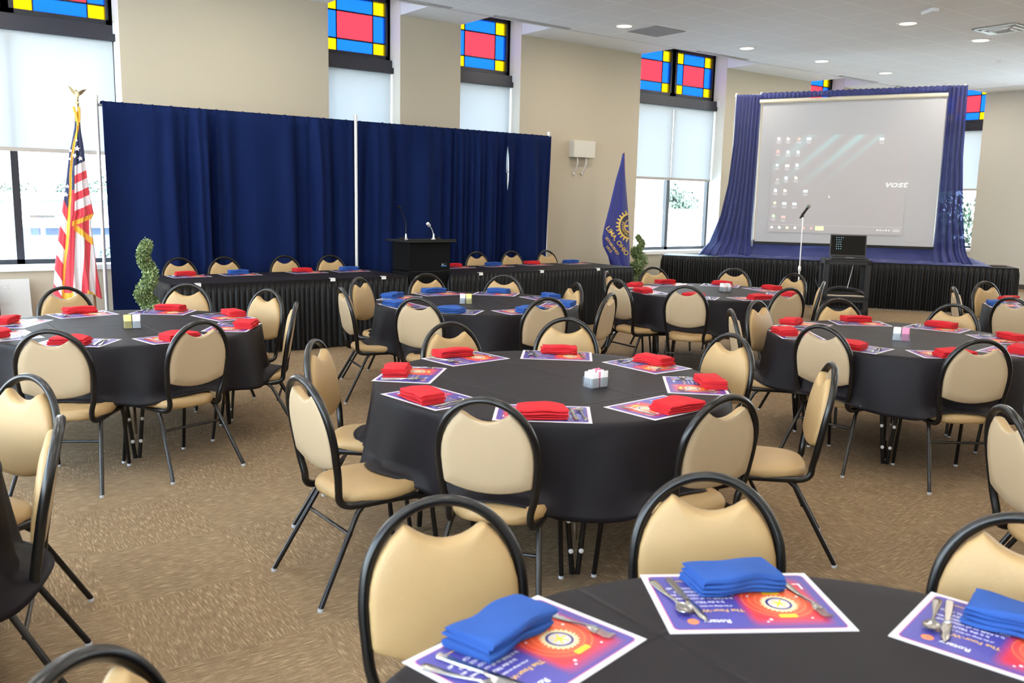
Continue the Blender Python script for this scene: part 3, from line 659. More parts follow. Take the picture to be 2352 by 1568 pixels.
def tablecloth(cx, cy, seats, seed, label, drop=.355):
    rnd = random.Random(seed); ph = [rnd.uniform(0, 6.28) for _ in range(5)]; nA = 216
    prof = [(.02, 0), (.3, 0), (.6, 0), (.8, 0), (RT - .02, 0), (RT - .004, -.002), (RT + .004, -.008), (RT + .008, -.02)]
    nd = 16; p = MB(); vs = []
    def wseat(a):
        w = 0
        for s_ in seats:
            d = (a - rad(s_) + PI) % (2 * PI) - PI; w = max(w, math.exp(-(d / .215) ** 4))
        return w
    for k in range(len(prof) + nd):
        for j in range(nA):
            a = 2 * PI * j / nA
            if k < len(prof): r, z = prof[k]; z = TT + z
            else:
                t = (k - len(prof) + 1) / nd; L_ = drop * (1 + .12 * math.sin(2 * a + ph[0]) * .6)
                f = (math.sin(9 * a + ph[1] + .8 * math.sin(2 * a)) * .6 + math.sin(16 * a + ph[2]) * .35 + math.sin(23 * a + ph[4]) * .2 * t + math.sin(5 * a + ph[3]) * .3)
                w = wseat(a); s = t * L_; lim = TT - .02 - .470
                down = s; out = .012 * t
                if s > lim: e_ = s - lim; down = s * (1 - w) + w * (lim + e_ * .08); out += w * e_ * .95
                r = RT + .008 + out + .012 * t + (.055 * t ** .8) * f * (1 - .5 * w) + .02 * t
                z = TT - .02 - down
            vs.append((r * math.cos(a), r * math.sin(a), z))
    fs = [tuple(range(nA))]
    for k in range(len(prof) + nd - 1):
        for j in range(nA): fs.append((k * nA + j, k * nA + (j + 1) % nA, (k + 1) * nA + (j + 1) % nA, (k + 1) * nA + j))
    p.add(vs, fs, M_clothr); o = p.build('tablecloth', sharp=60); o.location = (cx, cy, 0)
    m = o.modifiers.new('thickness', 'SOLIDIFY'); m.thickness = .0015; m.offset = -1
    tag(o, label, 'tablecloth', 'black round tablecloths'); return o
WORDS = {0: 'near', 1: 'near screen-side', 2: 'screen-side', 3: 'far screen-side', 4: 'far', 5: 'far flag-side', 6: 'flag-side', 7: 'near flag-side'}
def words_for(cx, cy, angs):
    tocam = math.atan2(-cy, -cx); out = {}; used = set()
    for a in sorted(angs, key=lambda q: 0):
        k = round(((rad(a) - tocam) % (2 * PI)) / (PI / 4)) % 8
        for kk in (k, (k + 1) % 8, (k - 1) % 8, (k + 2) % 8):
            if kk not in used: used.add(kk); out[a] = WORDS[kk]; break
    return out
def round_table(cx, cy, name, chairs, offs, cols, seed, table=True, cad=None):
    """chairs: list of (apex x, apex y, extra turn); offs: angle of the place settings"""
    global TUSED
    angs = [offs + 45 * k for k in range(8)]
    cw = words_for(cx, cy, angs)
    if table:
        o = copy_tree(TABLE) if TUSED else TABLE; TUSED = True
        o.location = (cx, cy, 0); o.rotation_euler = (0, 0, rad({'middle': 17, 'flag': 35, 'pink-caddy': -17}.get(name, offs + 22.5 - 45)))
        tag(o, 'round folding banquet table under black cloth, the %s table' % name, 'table', 'round banquet tables')
        tablecloth(cx, cy, [math.degrees(math.atan2(y - cy, x - cx)) for x, y, _ in chairs], seed, 'black cloth draped over the round %s table' % name)
    for x, y, turn in chairs:
        a = math.degrees(math.atan2(y - cy, x - cx)); best = min(angs, key=lambda q: abs((q - a + 180) % 360 - 180))
        w = cw.pop(best, None) if False else cw[best]
        chair(x, y, a + 180 + turn, 'tan banquet chair with black frame, %s seat of the %s table' % (w, name), 'banquet chairs at the %s table' % name)
    for i, a in enumerate(angs):
        if not table or not cols: break
        rm = .72; x = cx + rm * math.cos(rad(a)); y = cy + rm * math.sin(rad(a))
        if in_view(x, y, TT, 60):
            setting(x, y, a + 180 + random.Random(seed * 9 + i).uniform(-3, 3), cols if isinstance(cols, str) else cols.get(i, 'red'), '%s seat of the %s table' % (cw[a], name), seed * 10 + i)
    if cad: caddy(cad[0], cad[1], rad(cad[2]), cad[3], cad[4])

round_table(1.18, .59, 'front', [(1.14, 1.79, -28), (1.86, 1.55, -10), (2.27, .88, 0), (.215, 1.46, -12)], 12, 'blue', 1)
round_table(2.79, 3.38, 'middle', [(1.86, 2.64, 0), (2.71, 2.18, -2), (3.72, 2.39, 0), (4.05, 3.26, 0), (3.64, 4.26, 0), (2.86, 4.45, 0), (1.88, 4.22, 0), (1.44, 3.37, 0)], 3, 'red', 2,
            cad=(2.87, 3.13, 0, 'wwwwwwpwpp', 'clear sweetener caddy of mostly white sachets on the middle table'))
round_table(1.45, 6.30, 'flag', [(.81, 5.2, 0), (1.61, 5.17, 8), (1.29, 7.52, 0), (2.2, 7.39, 0), (2.63, 6.72, 0), (2.47, 5.8, 0)], 10, 'red', 3,
            cad=(1.46, 6.15, -13, 'yyyyywwwww', 'sweetener caddy, one half yellow, one half white on the flag table'))
round_table(4.40, 6.38, 'lectern', [(3.37, 5.68, 0), (4.27, 5.24, -6), (4.97, 5.27, 0), (5.32, 6.11, 0), (5.19, 7.06, 0), (4.54, 7.49, 0), (3.75, 7.4, 0), (3.20, 6.62, 0)], -4, 'blue', 4,
            cad=(4.23, 6.31, -34, 'wppppyyyyy', 'sweetener caddy with pink and yellow sachets on the lectern table'))
round_table(7.16, 6.12, 'microphone', [(6.07, 5.46, 0), (6.83, 4.89, 0), (7.74, 5.15, 0), (8.38, 5.94, 0), (8.33, 6.75, 0), (7.5, 7.27, 0), (6.5, 7.0, 0), (5.93, 6.23, 0)], -14, 'red', 5,
            cad=(7.27, 6.0, -10, 'wwwwwwwpwp', 'clear sweetener caddy of white sachets on the microphone table'))
round_table(5.87, 3.28, 'pink-caddy', [(4.86, 3.23, 0), (5.2, 2.39, 0), (6.7, 2.60, 0), (6.96, 3.44, 0), (6.4, 4.12, 0), (5.67, 4.37, 0), (4.99, 4.06, 0)], 8, 'red', 6,
            cad=(5.74, 3.19, -61, 'wwwwwppppp', 'sweetener caddy half pink half white on the pink-caddy table'))
round_table(9.2, 3.3, 'corner', [(8.49, 4.24, 0), (9.52, 4.43, 0), (7.98, 3.47, 0)], -8, {3: 'blue'}, 7)
round_table(-.54, 3.37, 'edge-cropped', [(.54, 3.94, 0), (.51, 3.13, 0)], 12, None, 8)
round_table(4.45, .62, 'edge-hidden', [(4.4, 1.76, 0), (3.47, 1.49, 0)], 2, None, 9)

def aty(px, py, Y):      # where the line of sight of a measured photo point meets the vertical plane y = Y
    d = fw + r_ * ((px - 1176) / F_PX) - u_ * ((py - 784) / F_PX); k = Y / d.y
    return Vector((d.x * k, Y, EYE + d.z * k))

# ------------------------------------------------------------------ head tables
HY0, HY1 = 8.95, 9.98
def skirt(path, z0, z1, name, label, group, seed, m=M_skirt, amp=.011, wl=.062):
    """pleated skirt hung along a polyline (x, y)"""
    P = [Vector((*p, 0)) for p in path]; pts = []; rnd = random.Random(seed)
    s = 0
    for a, b in zip(P[:-1], P[1:]):
        d = (b - a); L_ = d.length; d.normalize(); nn = Vector((d.y, -d.x, 0)); k = int(L_ / .0105)
        for i in range(k): pts.append((a + d * (L_ * i / k), nn, s + L_ * i / k))
        s += L_
    pts.append((P[-1], nn, s))
    ph = [rnd.uniform(0, 6) for _ in range(3)]
    rows = [(0, .15), (.04, .2), (.07, .55), (.12, .9), (.3, 1.1), (.6, 1.25), (1.0, 1.4)]
    mb = MB(); vs = []
    for t, am in rows:
        for p, n_, s_ in pts:
            w = s_ + .02 * math.sin(s_ * 3.1 + ph[0]) + .012 * math.sin(s_ * 8.3 + ph[1])
            f = math.sin(2 * PI * w / wl); f = math.copysign(abs(f) ** .7, f) + .5 * math.sin(2 * PI * w / (wl * 2.7) + ph[2]) * t
            v = p + n_ * (.004 + amp * (am * f + am)); v.z = z1 + (z0 - z1) * t; vs.append(v)
    n = len(pts); fs = [(r * n + i, r * n + i + 1, (r + 1) * n + i + 1, (r + 1) * n + i) for r in range(len(rows) - 1) for i in range(n - 1)]
    mb.add(vs, fs, m); o = mb.build(name, sharp=80, recalc=False); return tag(o, label, 'table skirt', group)
def oblong_table(T, x0, x1, y0, y1, label):
    t = empty('folding_table', T @ Vector(((x0 + x1) / 2, (y0 + y1) / 2, 0)), label=label, cat='table', group='long folding tables')
    Mt = Matrix.Translation(-t.location) @ T
    a = MB(); a.box(x0, x1, y0, y1, .73, .755, M_ply, Mt); a.build('tabletop', t, smooth=False)
    for xx in (x0 + .15, x1 - .15):
        for yy in (y0 + .12, y1 - .12):
            l = MB(); l.tube([Mt @ Vector((xx, yy, 0)), Mt @ Vector((xx, yy, .73))], .014, M_black); l.build('leg', t)
    return t
def flat_cloth(T, x0, x1, y0, y1, label, drop=.035, m=None):
    c = MB(); rnd = random.Random(int(x0 * 10)); e = .006
    def fn(u, v):
        x = x0 - e + (x1 - x0 + 2 * e) * u; y = y0 - e + (y1 - y0 + 2 * e) * v
        return T @ Vector((x, y, TT - .001 + .0012 * math.sin(7 * x + 3 * y) * math.sin(5 * y)))
    c.grid(fn, 60, 16, m or M_cloth)
    ring = [(x0 - e, y0 - e), (x1 + e, y0 - e), (x1 + e, y1 + e), (x0 - e, y1 + e)]
    for i in range(4):
        a, b = ring[i], ring[(i + 1) % 4]
        c.grid(lambda u, v: T @ Vector((a[0] + (b[0] - a[0]) * u, a[1] + (b[1] - a[1]) * u, TT - .001 - drop * v)), 20, 2, m or M_cloth)
    o = c.build('tablecloth', sharp=50); return tag(o, label, 'tablecloth', 'long flat tablecloths')
I4 = Matrix.Identity(4)
for x0, x1, nm, xs, cols, offs in ((2.50, 5.17, 'flag-side', (2.93, 3.50, 4.30, 4.86), 'rbrb', 0), (5.78, 8.82, 'banner-side', (6.42, 7.06, 7.74, 8.46), 'rbrb', 4)):
    oblong_table(I4, x0, x1, HY0, HY1, 'long folding table with black skirt, the %s head table' % nm)
    flat_cloth(I4, x0, x1, HY0, HY1, 'flat black cloth on the %s head table' % nm)
    skirt([(x0 - .008, HY1), (x0 - .008, HY0 - .008), (x1 + .008, HY0 - .008), (x1 + .008, HY1)], .015, .75, 'table_skirt', 'black pleated skirt around the %s head table' % nm, 'head table skirts', int(x0))
    ords = ['first', 'second', 'third', 'fourth']
    for i, (x, c) in enumerate(zip(xs, cols)):
        setting(x, 9.79, 270 + random.Random(i).uniform(-2, 2), {'r': 'red', 'b': 'blue'}[c], '%s from the flag on %s head table' % (ords[i], nm), 300 + offs * 3 + i)
    cl = {'flag-side': (455, 765, 882), 'banner-side': (1105, 1245, 1374)}[nm]
    for px in cl:
        v = aty(px, 640, HY0 - .02); c = MB(); c.box(-.028, .028, -.006, .02, -.03, -.026, M_white); c.box(-.028, .028, -.012, -.006, -.03, .004, M_white); c.box(-.028, .028, -.012, .03, .001, .005, M_white)
        o = c.build('table_clip', smooth=False); o.location = (v.x, HY0 - .008, TT + .0005); tag(o, 'small white plastic clip, number %d' % px if False else 'small white plastic skirt clip on the %s head table edge, %s' % (nm, {0: 'toward the flag', 1: 'middle one', 2: 'toward the banner'}[cl.index(px)]), 'clip', 'table skirt clips')
for i, (x, y) in enumerate([(3.01, 10.43), (3.53, 10.43), (4.28, 10.43), (4.86, 10.36)]):
    chair(x, y, 270, 'tan banquet chair, %s from the flag end behind the flag-side head table' % ['first', 'second', 'third', 'fourth'][i], 'chairs behind the head tables')
for i, (x, y) in enumerate([(7.13, 10.40), (7.77, 10.43), (8.41, 10.40)]):
    chair(x, y, 270, 'tan banquet chair, %s after the lectern behind the banner-side head table' % ['first', 'second', 'third'][i], 'chairs behind the head tables')

# lectern between the head tables
M_lect = mat('lectern_black', (.0035, .0035, .004), .8, spec=.12); M_edge = mat('lectern_edge', (.012, .012, .013), .5, spec=.3)
t = empty('lectern', (5.515, 9.2, 0), label='black box lectern with gooseneck microphone between the head tables', cat='lectern')
a = MB(); a.box(-.285, .285, -.2, .2, 0, .80, M_lect); bevel(a.build('base', t, smooth=False), .006)
a = MB(); a.box(-.285, .285, -.2, .2, .81, 1.145, M_lect); bevel(a.build('cabinet', t, smooth=False), .008)
a = MB(); a.box(-.345, .34, -.25, .27, 1.145, 1.168, M_edge); a.box(-.345, .34, -.25, -.235, 1.168, 1.182, M_edge); bevel(a.build('reading_top', t, smooth=False), .005)
a = MB(); a.box(-.28, .28, -.202, -.198, .80, .81, M_edge); a.build('seam', t, smooth=False)
def gooseneck(pts, nm, parent, head_r, head_l, col):
    g = MB(); g.lathe([(.028, 1.168), (.028, 1.176), (.012, 1.19), (.008, 1.24)], M_alu, (pts[0][0], pts[0][1], 0)); g.tube(cat_rom(pts, 6), .005, M_alu if col else M_black, n=8)
    e, q = Vector(pts[-1]), Vector(pts[-2]); d = (e - q).normalized(); g.tube([e, e + d * head_l], head_r, M_black if not col else M_alu, n=12); g.build(nm, parent)
gooseneck([(-.215, 0, 1.17), (-.215, 0, 1.26), (-.22, 0, 1.36), (-.27, -.02, 1.46), (-.325, -.05, 1.54)], 'gooseneck_microphone', t, .013, .03, 0)
gooseneck([(.17, 0, 1.17), (.165, 0, 1.23), (.14, -.01, 1.29), (.09, -.03, 1.335)], 'gooseneck_lamp', t, .02, .045, 1)
for xx in (-.29, .21): a = MB(); a.box(xx, xx + .03, -.05, .03, 1.168, 1.2, M_edge); a.build('clip_light' if xx < 0 else 'switch_box', t, smooth=False)
a = MB(); a.box(.15, .235, -.2035, -.2005, .855, .895, mat('badge_black', (.01, .01, .012), .3)); a.box(.155, .23, -.2045, -.2035, .858, .868, mat('badge_blue', (.04, .2, .5), .4)); disc(a, 0, 0, 0, .009, 0, M_alu, 16, T=lambda v: Vector((.175 + v.x, -.2046, .881 + v.y))); a.build('badge', t, smooth=False)

# ------------------------------------------------------------------ navy pipe and drape behind the head tables
DY = 10.78
t = empty('drape_stand', (5.5, DY, 0), label='tall aluminium pipe frame with three uprights holding the navy drape', cat='drape stand')
for x in (2.29, 5.33, 8.70):
    uy = -.235 if x == 5.33 else -.02
    a = MB(); a.tube([(x - 5.5, uy, 0), (x - 5.5, uy, 2.685)], .02, M_alu, n=16); a.lathe([(.026, 2.685), (.026, 2.70), (.01, 2.705)], M_alu, (x - 5.5, uy, 0)); o = a.build('upright', t)
    a = MB(); a.box(x - 5.5 - .22, x - 5.5 + .22, -.2, .2, 0, .008, mat('base_plate', (.2, .2, .2), .4, .8)); a.build('base_plate', t, smooth=False)
for x0, x1 in ((2.29, 5.33), (5.33, 8.70)):
    a = MB(); a.tube([(x0 - 5.5, .0, 2.60), (x1 - 5.5, .0, 2.60)], .017, M_alu, n=12); a.build('crossbar', t)
def drape(x0, x1, y, z0, z1, m, name, label, cat, group, seed, dens=1.0, amp=.15, edge=None):
    rnd = random.Random(seed); ph = [rnd.uniform(0, 6.28) for _ in range(8)]; n = int((x1 - x0) / .012); nv = 26
    def fold(s, v):
        w = s * 11.5 * dens + 2.2 * math.sin(s * 1.9 + ph[0]) + 1.3 * math.sin(s * 4.3 + ph[1])
        w += .25 * math.sin(3 * v + ph[7])
        f = math.sin(w + ph[2]); g = .55 + .45 * math.sin(s * 2.4 + ph[3]); h = .35 * math.sin(w * 2.63 + ph[4]) + .25 * math.sin(w * .47 + ph[5])
        return (math.copysign(abs(f) ** .8, f) * g + h)
    def fn(u, v):
        s = x0 + (x1 - x0) * u; a = amp * (.22 + .78 * min(1, (1 - v) * 3.2) ** .8) if v < 1 else amp * .22
        e0 = e1 = 0
        if edge: e0, e1 = edge(v)
        x = s + e0 * (1 - u) ** 6 + e1 * u ** 6 + .012 * math.sin(s * 23 + ph[6]) * (1 - v)
        return Vector((x, y - .028 - (amp * .5 + a * fold(s, v) * .5), z0 + (z1 - z0) * v + (.006 * math.sin(s * 60) + .004 * math.sin(s * 97) if v > .999 else 0)))
    mb = MB(); mb.grid(fn, n, nv, m)
    mb.grid(lambda u, v: Vector((x0 + (x1 - x0) * u, y - .026 - amp * .4 + (.05 + amp * .4) * v, z1 + .012 * math.sin(PI * v) - .03 * v * v)), n // 2, 4, m)
    o = mb.build(name, sharp=85, recalc=False); md = o.modifiers.new('thickness', 'SOLIDIFY'); md.thickness = .002; return tag(o, label, cat, group)
drs = [(2.33, 3.62, 'flag-side end'), (3.57, 5.345, 'beside the middle upright, flag side'), (5.32, 6.97, 'behind the lectern'), (6.93, 7.885, 'before the open slit'), (7.84, 8.69, 'banner-side end')]
def slit_l(v): return (0, -.034 * math.exp(-((v - .815) / .115) ** 4))
def slit_r(v): return (.028 * math.exp(-((v - .815) / .115) ** 4), 0)
for i, (a, b, nm) in enumerate(drs):
    drape(a, b, DY - .006 * (i % 2), .03, 2.635, M_navy, 'navy_drape', 'tall navy fabric drape panel, %s' % nm, 'drape', 'navy drape panels', 20 + i, edge=slit_l if i == 3 else (slit_r if i == 4 else None), dens=[.9, 1.1, .8, 1.5, 1.3][i])

# ------------------------------------------------------------------ flags
M_fred = mat('flag_red', (.62, .035, .06), .7, sheen=.2); M_fwh = mat('flag_white', (.74, .70, .74), .7, sheen=.2); M_fbl = mat('flag_navy', (.02, .03, .10), .7, sheen=.2)
def interp(tab, q):
    if q <= tab[0][0]: return tab[0][1]
    for (a, x), (b, y) in zip(tab[:-1], tab[1:]):
        if q <= b: return x + (y - x) * (q - a) / (b - a)
    return tab[-1][1]
FL_L = [(256, 172), (290, 171), (330, 164), (350, 158.5), (400, 153), (430, 150), (455, 146), (500, 139.5), (540, 134), (575, 130), (610, 126), (640, 124), (672, 122)]
FL_R = [(256, 182), (290, 183.5), (330, 191), (380, 197.5), (430, 203.5), (470, 211), (492, 216), (500, 211), (512, 209), (540, 213), (590, 219.5), (620, 223), (650, 230), (676, 235)]
FL_G = [(256, 177), (280, 178), (300, 176.5), (330, 169), (360, 164), (400, 161), (440, 160), (500, 156), (560, 152), (600, 147), (660, 143), (690, 142)]   # gold cord down the fly edge
def flag_col(px, py):
    g = interp(FL_G, py); gw = 2.6
    if py < 279 and px > 172: return M_gold
    if abs(px - g) < gw: return M_gold
    if px < g:
        if py < 456: return M_fbl
        d = (px - interp(FL_L, py)) / max(1, g - interp(FL_L, py))       # bands fall towards the cord
        q = py - 26 * d
        for e, c in ((458, 0), (486, 1), (517, 0), (552, 1), (584, 0), (620, 1), (650, 0), (900, 1)):
            if q < e: return (M_fwh, M_fred)[c] if e > 458 else M_fbl
    # upper fold: canton then level stripes, ending in the folded-over fringe
    u = (px - g) / 40; q = py + 20 * u ** .8
    lower = 509 if px < 168 else 509 + 0
    fr0 = 507 - (px - 165) * .36        # upper edge of the folded fringe
    if py < fr0 + 11 and px > 162:
        if py > fr0 and px < 216: return M_gold
        if q < 386: return M_fbl
        if px < 168.5: return M_fred if q > 440 else M_fbl
        for e, c in ((409, 0), (428, 1), (450, 0), (469, 1), (492, 0), (530, 1)):
            if q < e: return (M_fwh, M_fred)[c]
    if py < 509 and px <= 165: return M_fbl if py < 430 else M_fred
    # second folded edge of fringe running down to the right
    e2 = 520 + (px - 168) * .80
    if px > 167 and py < e2 + 8:
        if abs(py - e2) < 8 and px < 213: return M_gold
        if py < e2: return M_fred if px < 203 else M_fwh
    k = (py - 540) / 140
    xs = (171 - 9 * k, 192 - 9 * k, 208 - 8 * k, 217 + 1 * k)
    f0 = 671 + (px - 200) * .30
    if px > 196 and py > f0 - 2: return M_gold
    if px < 165 and py > 664: return M_gold
    for e, c in zip(xs, (1, 0, 1, 0)):
        if px < e: return (M_fwh, M_fred)[c]
    return M_fred
def hanging_flag(name, Ltab, Rtab, y0, y1, colour, Y, depth, nu, nv, folds, parent_kw, bottom):
    mb = MB(); vs = []; mi = []
    def P(u, v, back):
        py = y0 + (y1 - y0) * v; a, b = interp(Ltab, py), interp(Rtab, py); px = a + (b - a) * u
        py2 = py + bottom(u) * max(0, (v - .85) / .15)
        q = aty(px, py2, Y); wd = (b - a) / 110
        bulge = depth * math.sin(PI * u) ** .6 * (.3 + wd)
        if back: return Vector((q.x, Y + bulge * .6 + .006 * math.sin(folds * 6 * u), q.z)), px, py
        f = .022 * wd ** .6 * (math.sin(folds * 2 * PI * u + 1.3 * math.sin(3 * v)) + .4 * math.sin(folds * 4.6 * PI * u + 1))
        return Vector((q.x, Y - bulge - f * math.sin(PI * u) ** .4, q.z)), px, py
    for back in (0, 1):
        n0 = len(mb.v); nu, nv = (nu, nv) if not back else (24, 60)
        for j in range(nv + 1):
            for i in range(nu + 1): mb.v.append(tuple(P(i / nu, j / nv, back)[0]))
        for j in range(nv):
            for i in range(nu):
                a = n0 + j * (nu + 1) + i; f = [a, a + 1, a + nu + 2, a + nu + 1]; mb.f.append(f[::-1] if back else f)
                _, px, py = P((i + .5) / nu, (j + .5) / nv, back); mb.m.append(mb.mi(colour(px, py)))
    o = mb.build(name, None, sharp=75, recalc=False); return o
YF = 10.35
striped = hanging_flag('striped_flag', FL_L, FL_R, 256, 676, flag_col, YF, .07, 150, 520, 3.2, None, lambda u: 8 * math.sin(u * 7) + 6 * u)
# stars
fs_root = empty('striped_flag', (0, 0, 0), label='red and white striped flag with white stars on blue, gold fringed, hanging furled', cat='flag')
striped.parent = fs_root; striped.name = 'flag_cloth'
def star_at(px, py, r, rot, parent):
    c = aty(px, py, YF - .085); s = MB(); vs = []
    for k in range(10):
        a = rot + k * PI / 5; q = r if k % 2 == 0 else r * .42; vs.append((c.x + q * math.sin(a), c.y, c.z + q * math.cos(a)))
    s.add(vs, [tuple(range(10))], M_fwh); n = len(vs); s.add([(v[0], v[1] + .03, v[2]) for v in vs], [tuple(range(10))[::-1]], M_fwh)
    s.f += [[k, (k + 1) % 10, 10 + (k + 1) % 10, 10 + k] for k in range(10)]; s.m += [0] * 10
    s.build('star', parent, smooth=False)
for px, py, r, rt0 in ((178, 341, .030, .1), (171.5, 357, .026, .5), (185, 363.5, .026, -.2), (163, 346, .018, 0), (161, 365, .016, .3), (155.5, 428, .02, .2), (152, 447, .026, .1), (176.5, 322, .014, .1)): star_at(px, py, r, rt0, fs_root)
t = empty('flag_pole', (0, 0, 0), label='slim flag pole with gilt eagle finial carrying the striped flag', cat='flag pole')
a = MB(); b0 = aty(219, 705, YF + .02); t0 = aty(177.5, 240, YF + .02); a.tube([(b0.x + .02, b0.y, 0), (b0.x, b0.y, b0.z), (t0.x, t0.y, t0.z)], .0125, M_wood, n=12); a.build('pole', t)
a = MB(); a.lathe([(.16, 0), (.16, .02), (.10, .05), (.03, .07), (.02, .12)], M_gilt, (b0.x + .02, b0.y, 0)); a.build('base', t)
a = MB(); c = t0
a.lathe([(.014, -.08), (.016, 0), (.02, .01), (.012, .03), (.017, .05), (.008, .07)], M_gilt, (c.x, c.y, c.z), n=16)
a.tube([(c.x, c.y, c.z + .06), (c.x + .005, c.y, c.z + .10), (c.x + .002, c.y, c.z + .13), (c.x - .012, c.y - .01, c.z + .145)], .015, M_gilt, taper=lambda k: .6 + .8 * math.sin(PI * min(k + .15, 1)))
for s_, tip in ((-1, (-.085, 0, .19)), (1, (.10, 0, .165))):
    w0 = Vector((c.x + s_ * .008, c.y, c.z + .10)); tp = Vector((c.x + tip[0], c.y + tip[1], c.z + tip[2]))
    a.add([w0 + Vector((0, -.006, .02)), w0 + Vector((0, .006, -.02)), tp, w0 * .5 + tp * .5 + Vector((0, -.006, .022)), w0 * .5 + tp * .5 + Vector((0, .008, -.022))], [(0, 1, 4, 3), (3, 4, 2), (0, 3, 4, 1)], M_gilt)
    o_ = len(a.v)
a.build('eagle_finial', t)
a = MB(); c = aty(177, 268, YF - .03); a.tube([(c.x - .03, c.y, c.z + .10), (c.x - .012, c.y - .02, c.z + .02), (c.x - .0, c.y - .03, c.z - .09)], .012, M_gold); a.tube([(c.x + .025, c.y, c.z + .10), (c.x + .02, c.y - .02, c.z), (c.x + .012, c.y - .02, c.z - .06)], .011, M_gold); a.build('gold_cord', t)

# banner of the club
M_rb = mat('banner_blue', (.014, .022, .20), .65, sheen=.2, noise=(40, .9, 1.1)); M_rg = mat('banner_gold', (.72, .50, .10), .6); M_rbl = mat('banner_pale_blue', (.12, .11, .42), .6)
YR = 10.55
BL = [(352, 1431), (380, 1424), (410, 1415), (470, 1401), (520, 1388), (545, 1383), (565, 1385), (587, 1396), (600, 1403), (625, 1420), (645, 1432)]
BR = [(352, 1433.5), (380, 1434.5), (430, 1438), (480, 1442), (540, 1445), (600, 1446.5), (645, 1447)]
ban_root = empty('club_banner', (0, 0, 0), label='royal blue club banner with gold gear wheel, hanging furled from a wooden pole', cat='banner')
def bcol(px, py): return M_rb
ban = hanging_flag('banner_cloth', BL, BR, 352, 648, bcol, YR, .06, 30, 90, 1.6, None, lambda u: 0); ban.parent = ban_root
a = MB(); tl = aty(1397, 588, YR + .06); a.grid(lambda u, v: aty(1396 + 18 * u + 6 * v, 586 + 26 * v + 6 * u, YR + .05 + .02 * math.sin(5 * u)), 8, 8, M_rbl); o = a.build('banner_lining', ban_root, recalc=False); o.modifiers.new('t', 'SOLIDIFY').thickness = .003
a = MB(); a.grid(lambda u, v: aty(1426 + 20 * u - 6 * (1 - v) * 0, 600 + 62 * v + 8 * u, YR + .09 - .03 * math.sin(4 * u)), 8, 8, M_rb); o = a.build('banner_tail', ban_root, recalc=False); o.modifiers.new('t', 'SOLIDIFY').thickness = .003
import mathutils.bvhtree as _bt
_vs = [v.co.copy() for v in ban.data.vertices]; _bv = _bt.BVHTree.FromPolygons(_vs, [tuple(p.vertices) for p in ban.data.polygons])
CAMP = Vector((0, 0, EYE))
def on_banner(px, py, off=.004):
    d = (aty(px, py, YR) - CAMP).normalized(); h = _bv.ray_cast(CAMP, d)
    if h[0] is None: return None
    return h[0] - Vector((0, 1, 0)) * off
def banner_shape(name, polys, m, off=.004):
    """flat shapes given in picture measure, laid on the cloth"""
    mb = MB()
    for poly in polys:
        vs = [on_banner(x, y, off) for x, y in poly]
        if any(v is None for v in vs):
            continue
        mb.add(vs, [tuple(range(len(vs)))], m)
    if mb.v: mb.build(name, ban_root, smooth=False, recalc=False)
gx, gy = 1449, 519
def pol(r, a): return (gx + r * math.cos(a) * .97, gy - r * math.sin(a) * 1.06)
def ring_cells(r0, r1, a0, a1, n): return [[pol(r0, a0 + (a1 - a0) * k / n), pol(r1, a0 + (a1 - a0) * k / n), pol(r1, a0 + (a1 - a0) * (k + 1) / n), pol(r0, a0 + (a1 - a0) * (k + 1) / n)] for k in range(n)]
banner_shape('gear_rim', ring_cells(25.5, 29.5, rad(95), rad(265), 60) + ring_cells(14, 16, rad(95), rad(265), 60), M_rg)
banner_shape('gear_teeth', [[pol(28, rad(a - 3.4)), pol(33, rad(a - 3.2)), pol(36, rad(a - 1.6)), pol(36.5, rad(a)), pol(36, rad(a + 1.6)), pol(33, rad(a + 3.2)), pol(28, rad(a + 3.4))] for a in range(98, 264, 14)], M_rg)
banner_shape('gear_band', ring_cells(16, 25.5, rad(95), rad(265), 60), mat('banner_dark', (.03, .03, .06), .6), .0035)
for a in (118, 178, 238):
    d = rad(a); c0, c1 = pol(2, d), pol(15, d); n_ = (math.sin(d) * 2.2, math.cos(d) * 2.2)
    banner_shape('gear_spoke', [[(c0[0] + (c1[0] - c0[0]) * k / 6 - n_[0], c0[1] + (c1[1] - c0[1]) * k / 6 - n_[1]), (c0[0] + (c1[0] - c0[0]) * (k + 1) / 6 - n_[0], c0[1] + (c1[1] - c0[1]) * (k + 1) / 6 - n_[1]), (c0[0] + (c1[0] - c0[0]) * (k + 1) / 6 + n_[0], c0[1] + (c1[1] - c0[1]) * (k + 1) / 6 + n_[1]), (c0[0] + (c1[0] - c0[0]) * k / 6 + n_[0], c0[1] + (c1[1] - c0[1]) * k / 6 + n_[1])] for k in range(6)], M_rg)
def banner_text(name, s_, size, x, y, ang, bold=.0, arc=None):
    vs, fs = text_data(s_, size, 'LEFT', bold * size); mb = MB(); P = []
    for v in vs:
        if arc:      # letters round the wheel: arc = (radius, start angle, direction)
            r = arc[0] - v.y; a = arc[1] + v.x / arc[0]; P.append(on_banner(*pol(r, a), .011))
        else:
            ca, sa = math.cos(ang), math.sin(ang); P.append(on_banner(x + v.x * ca + v.y * sa, y + v.x * sa - v.y * ca, .014))
    F = [f for f in fs if all(P[k] is not None for k in f)]
    if F:
        keep = sorted({k for f in F for k in f}); ix = {k: i for i, k in enumerate(keep)}; mb.add([P[k] for k in keep], [[ix[k] for k in f] for f in F], M_rg); mb.build(name, ban_root, smooth=False, recalc=False)
banner_text('lettering', 'LIMA, OHIO', 15, 1393, 521, rad(54), .012)
banner_text('lettering', 'ESTABLISHED', 8.2, 1390.5, 545, rad(54), .015)
banner_text('lettering', '1915', 9.5, 1390.5, 565, rad(48), .015)
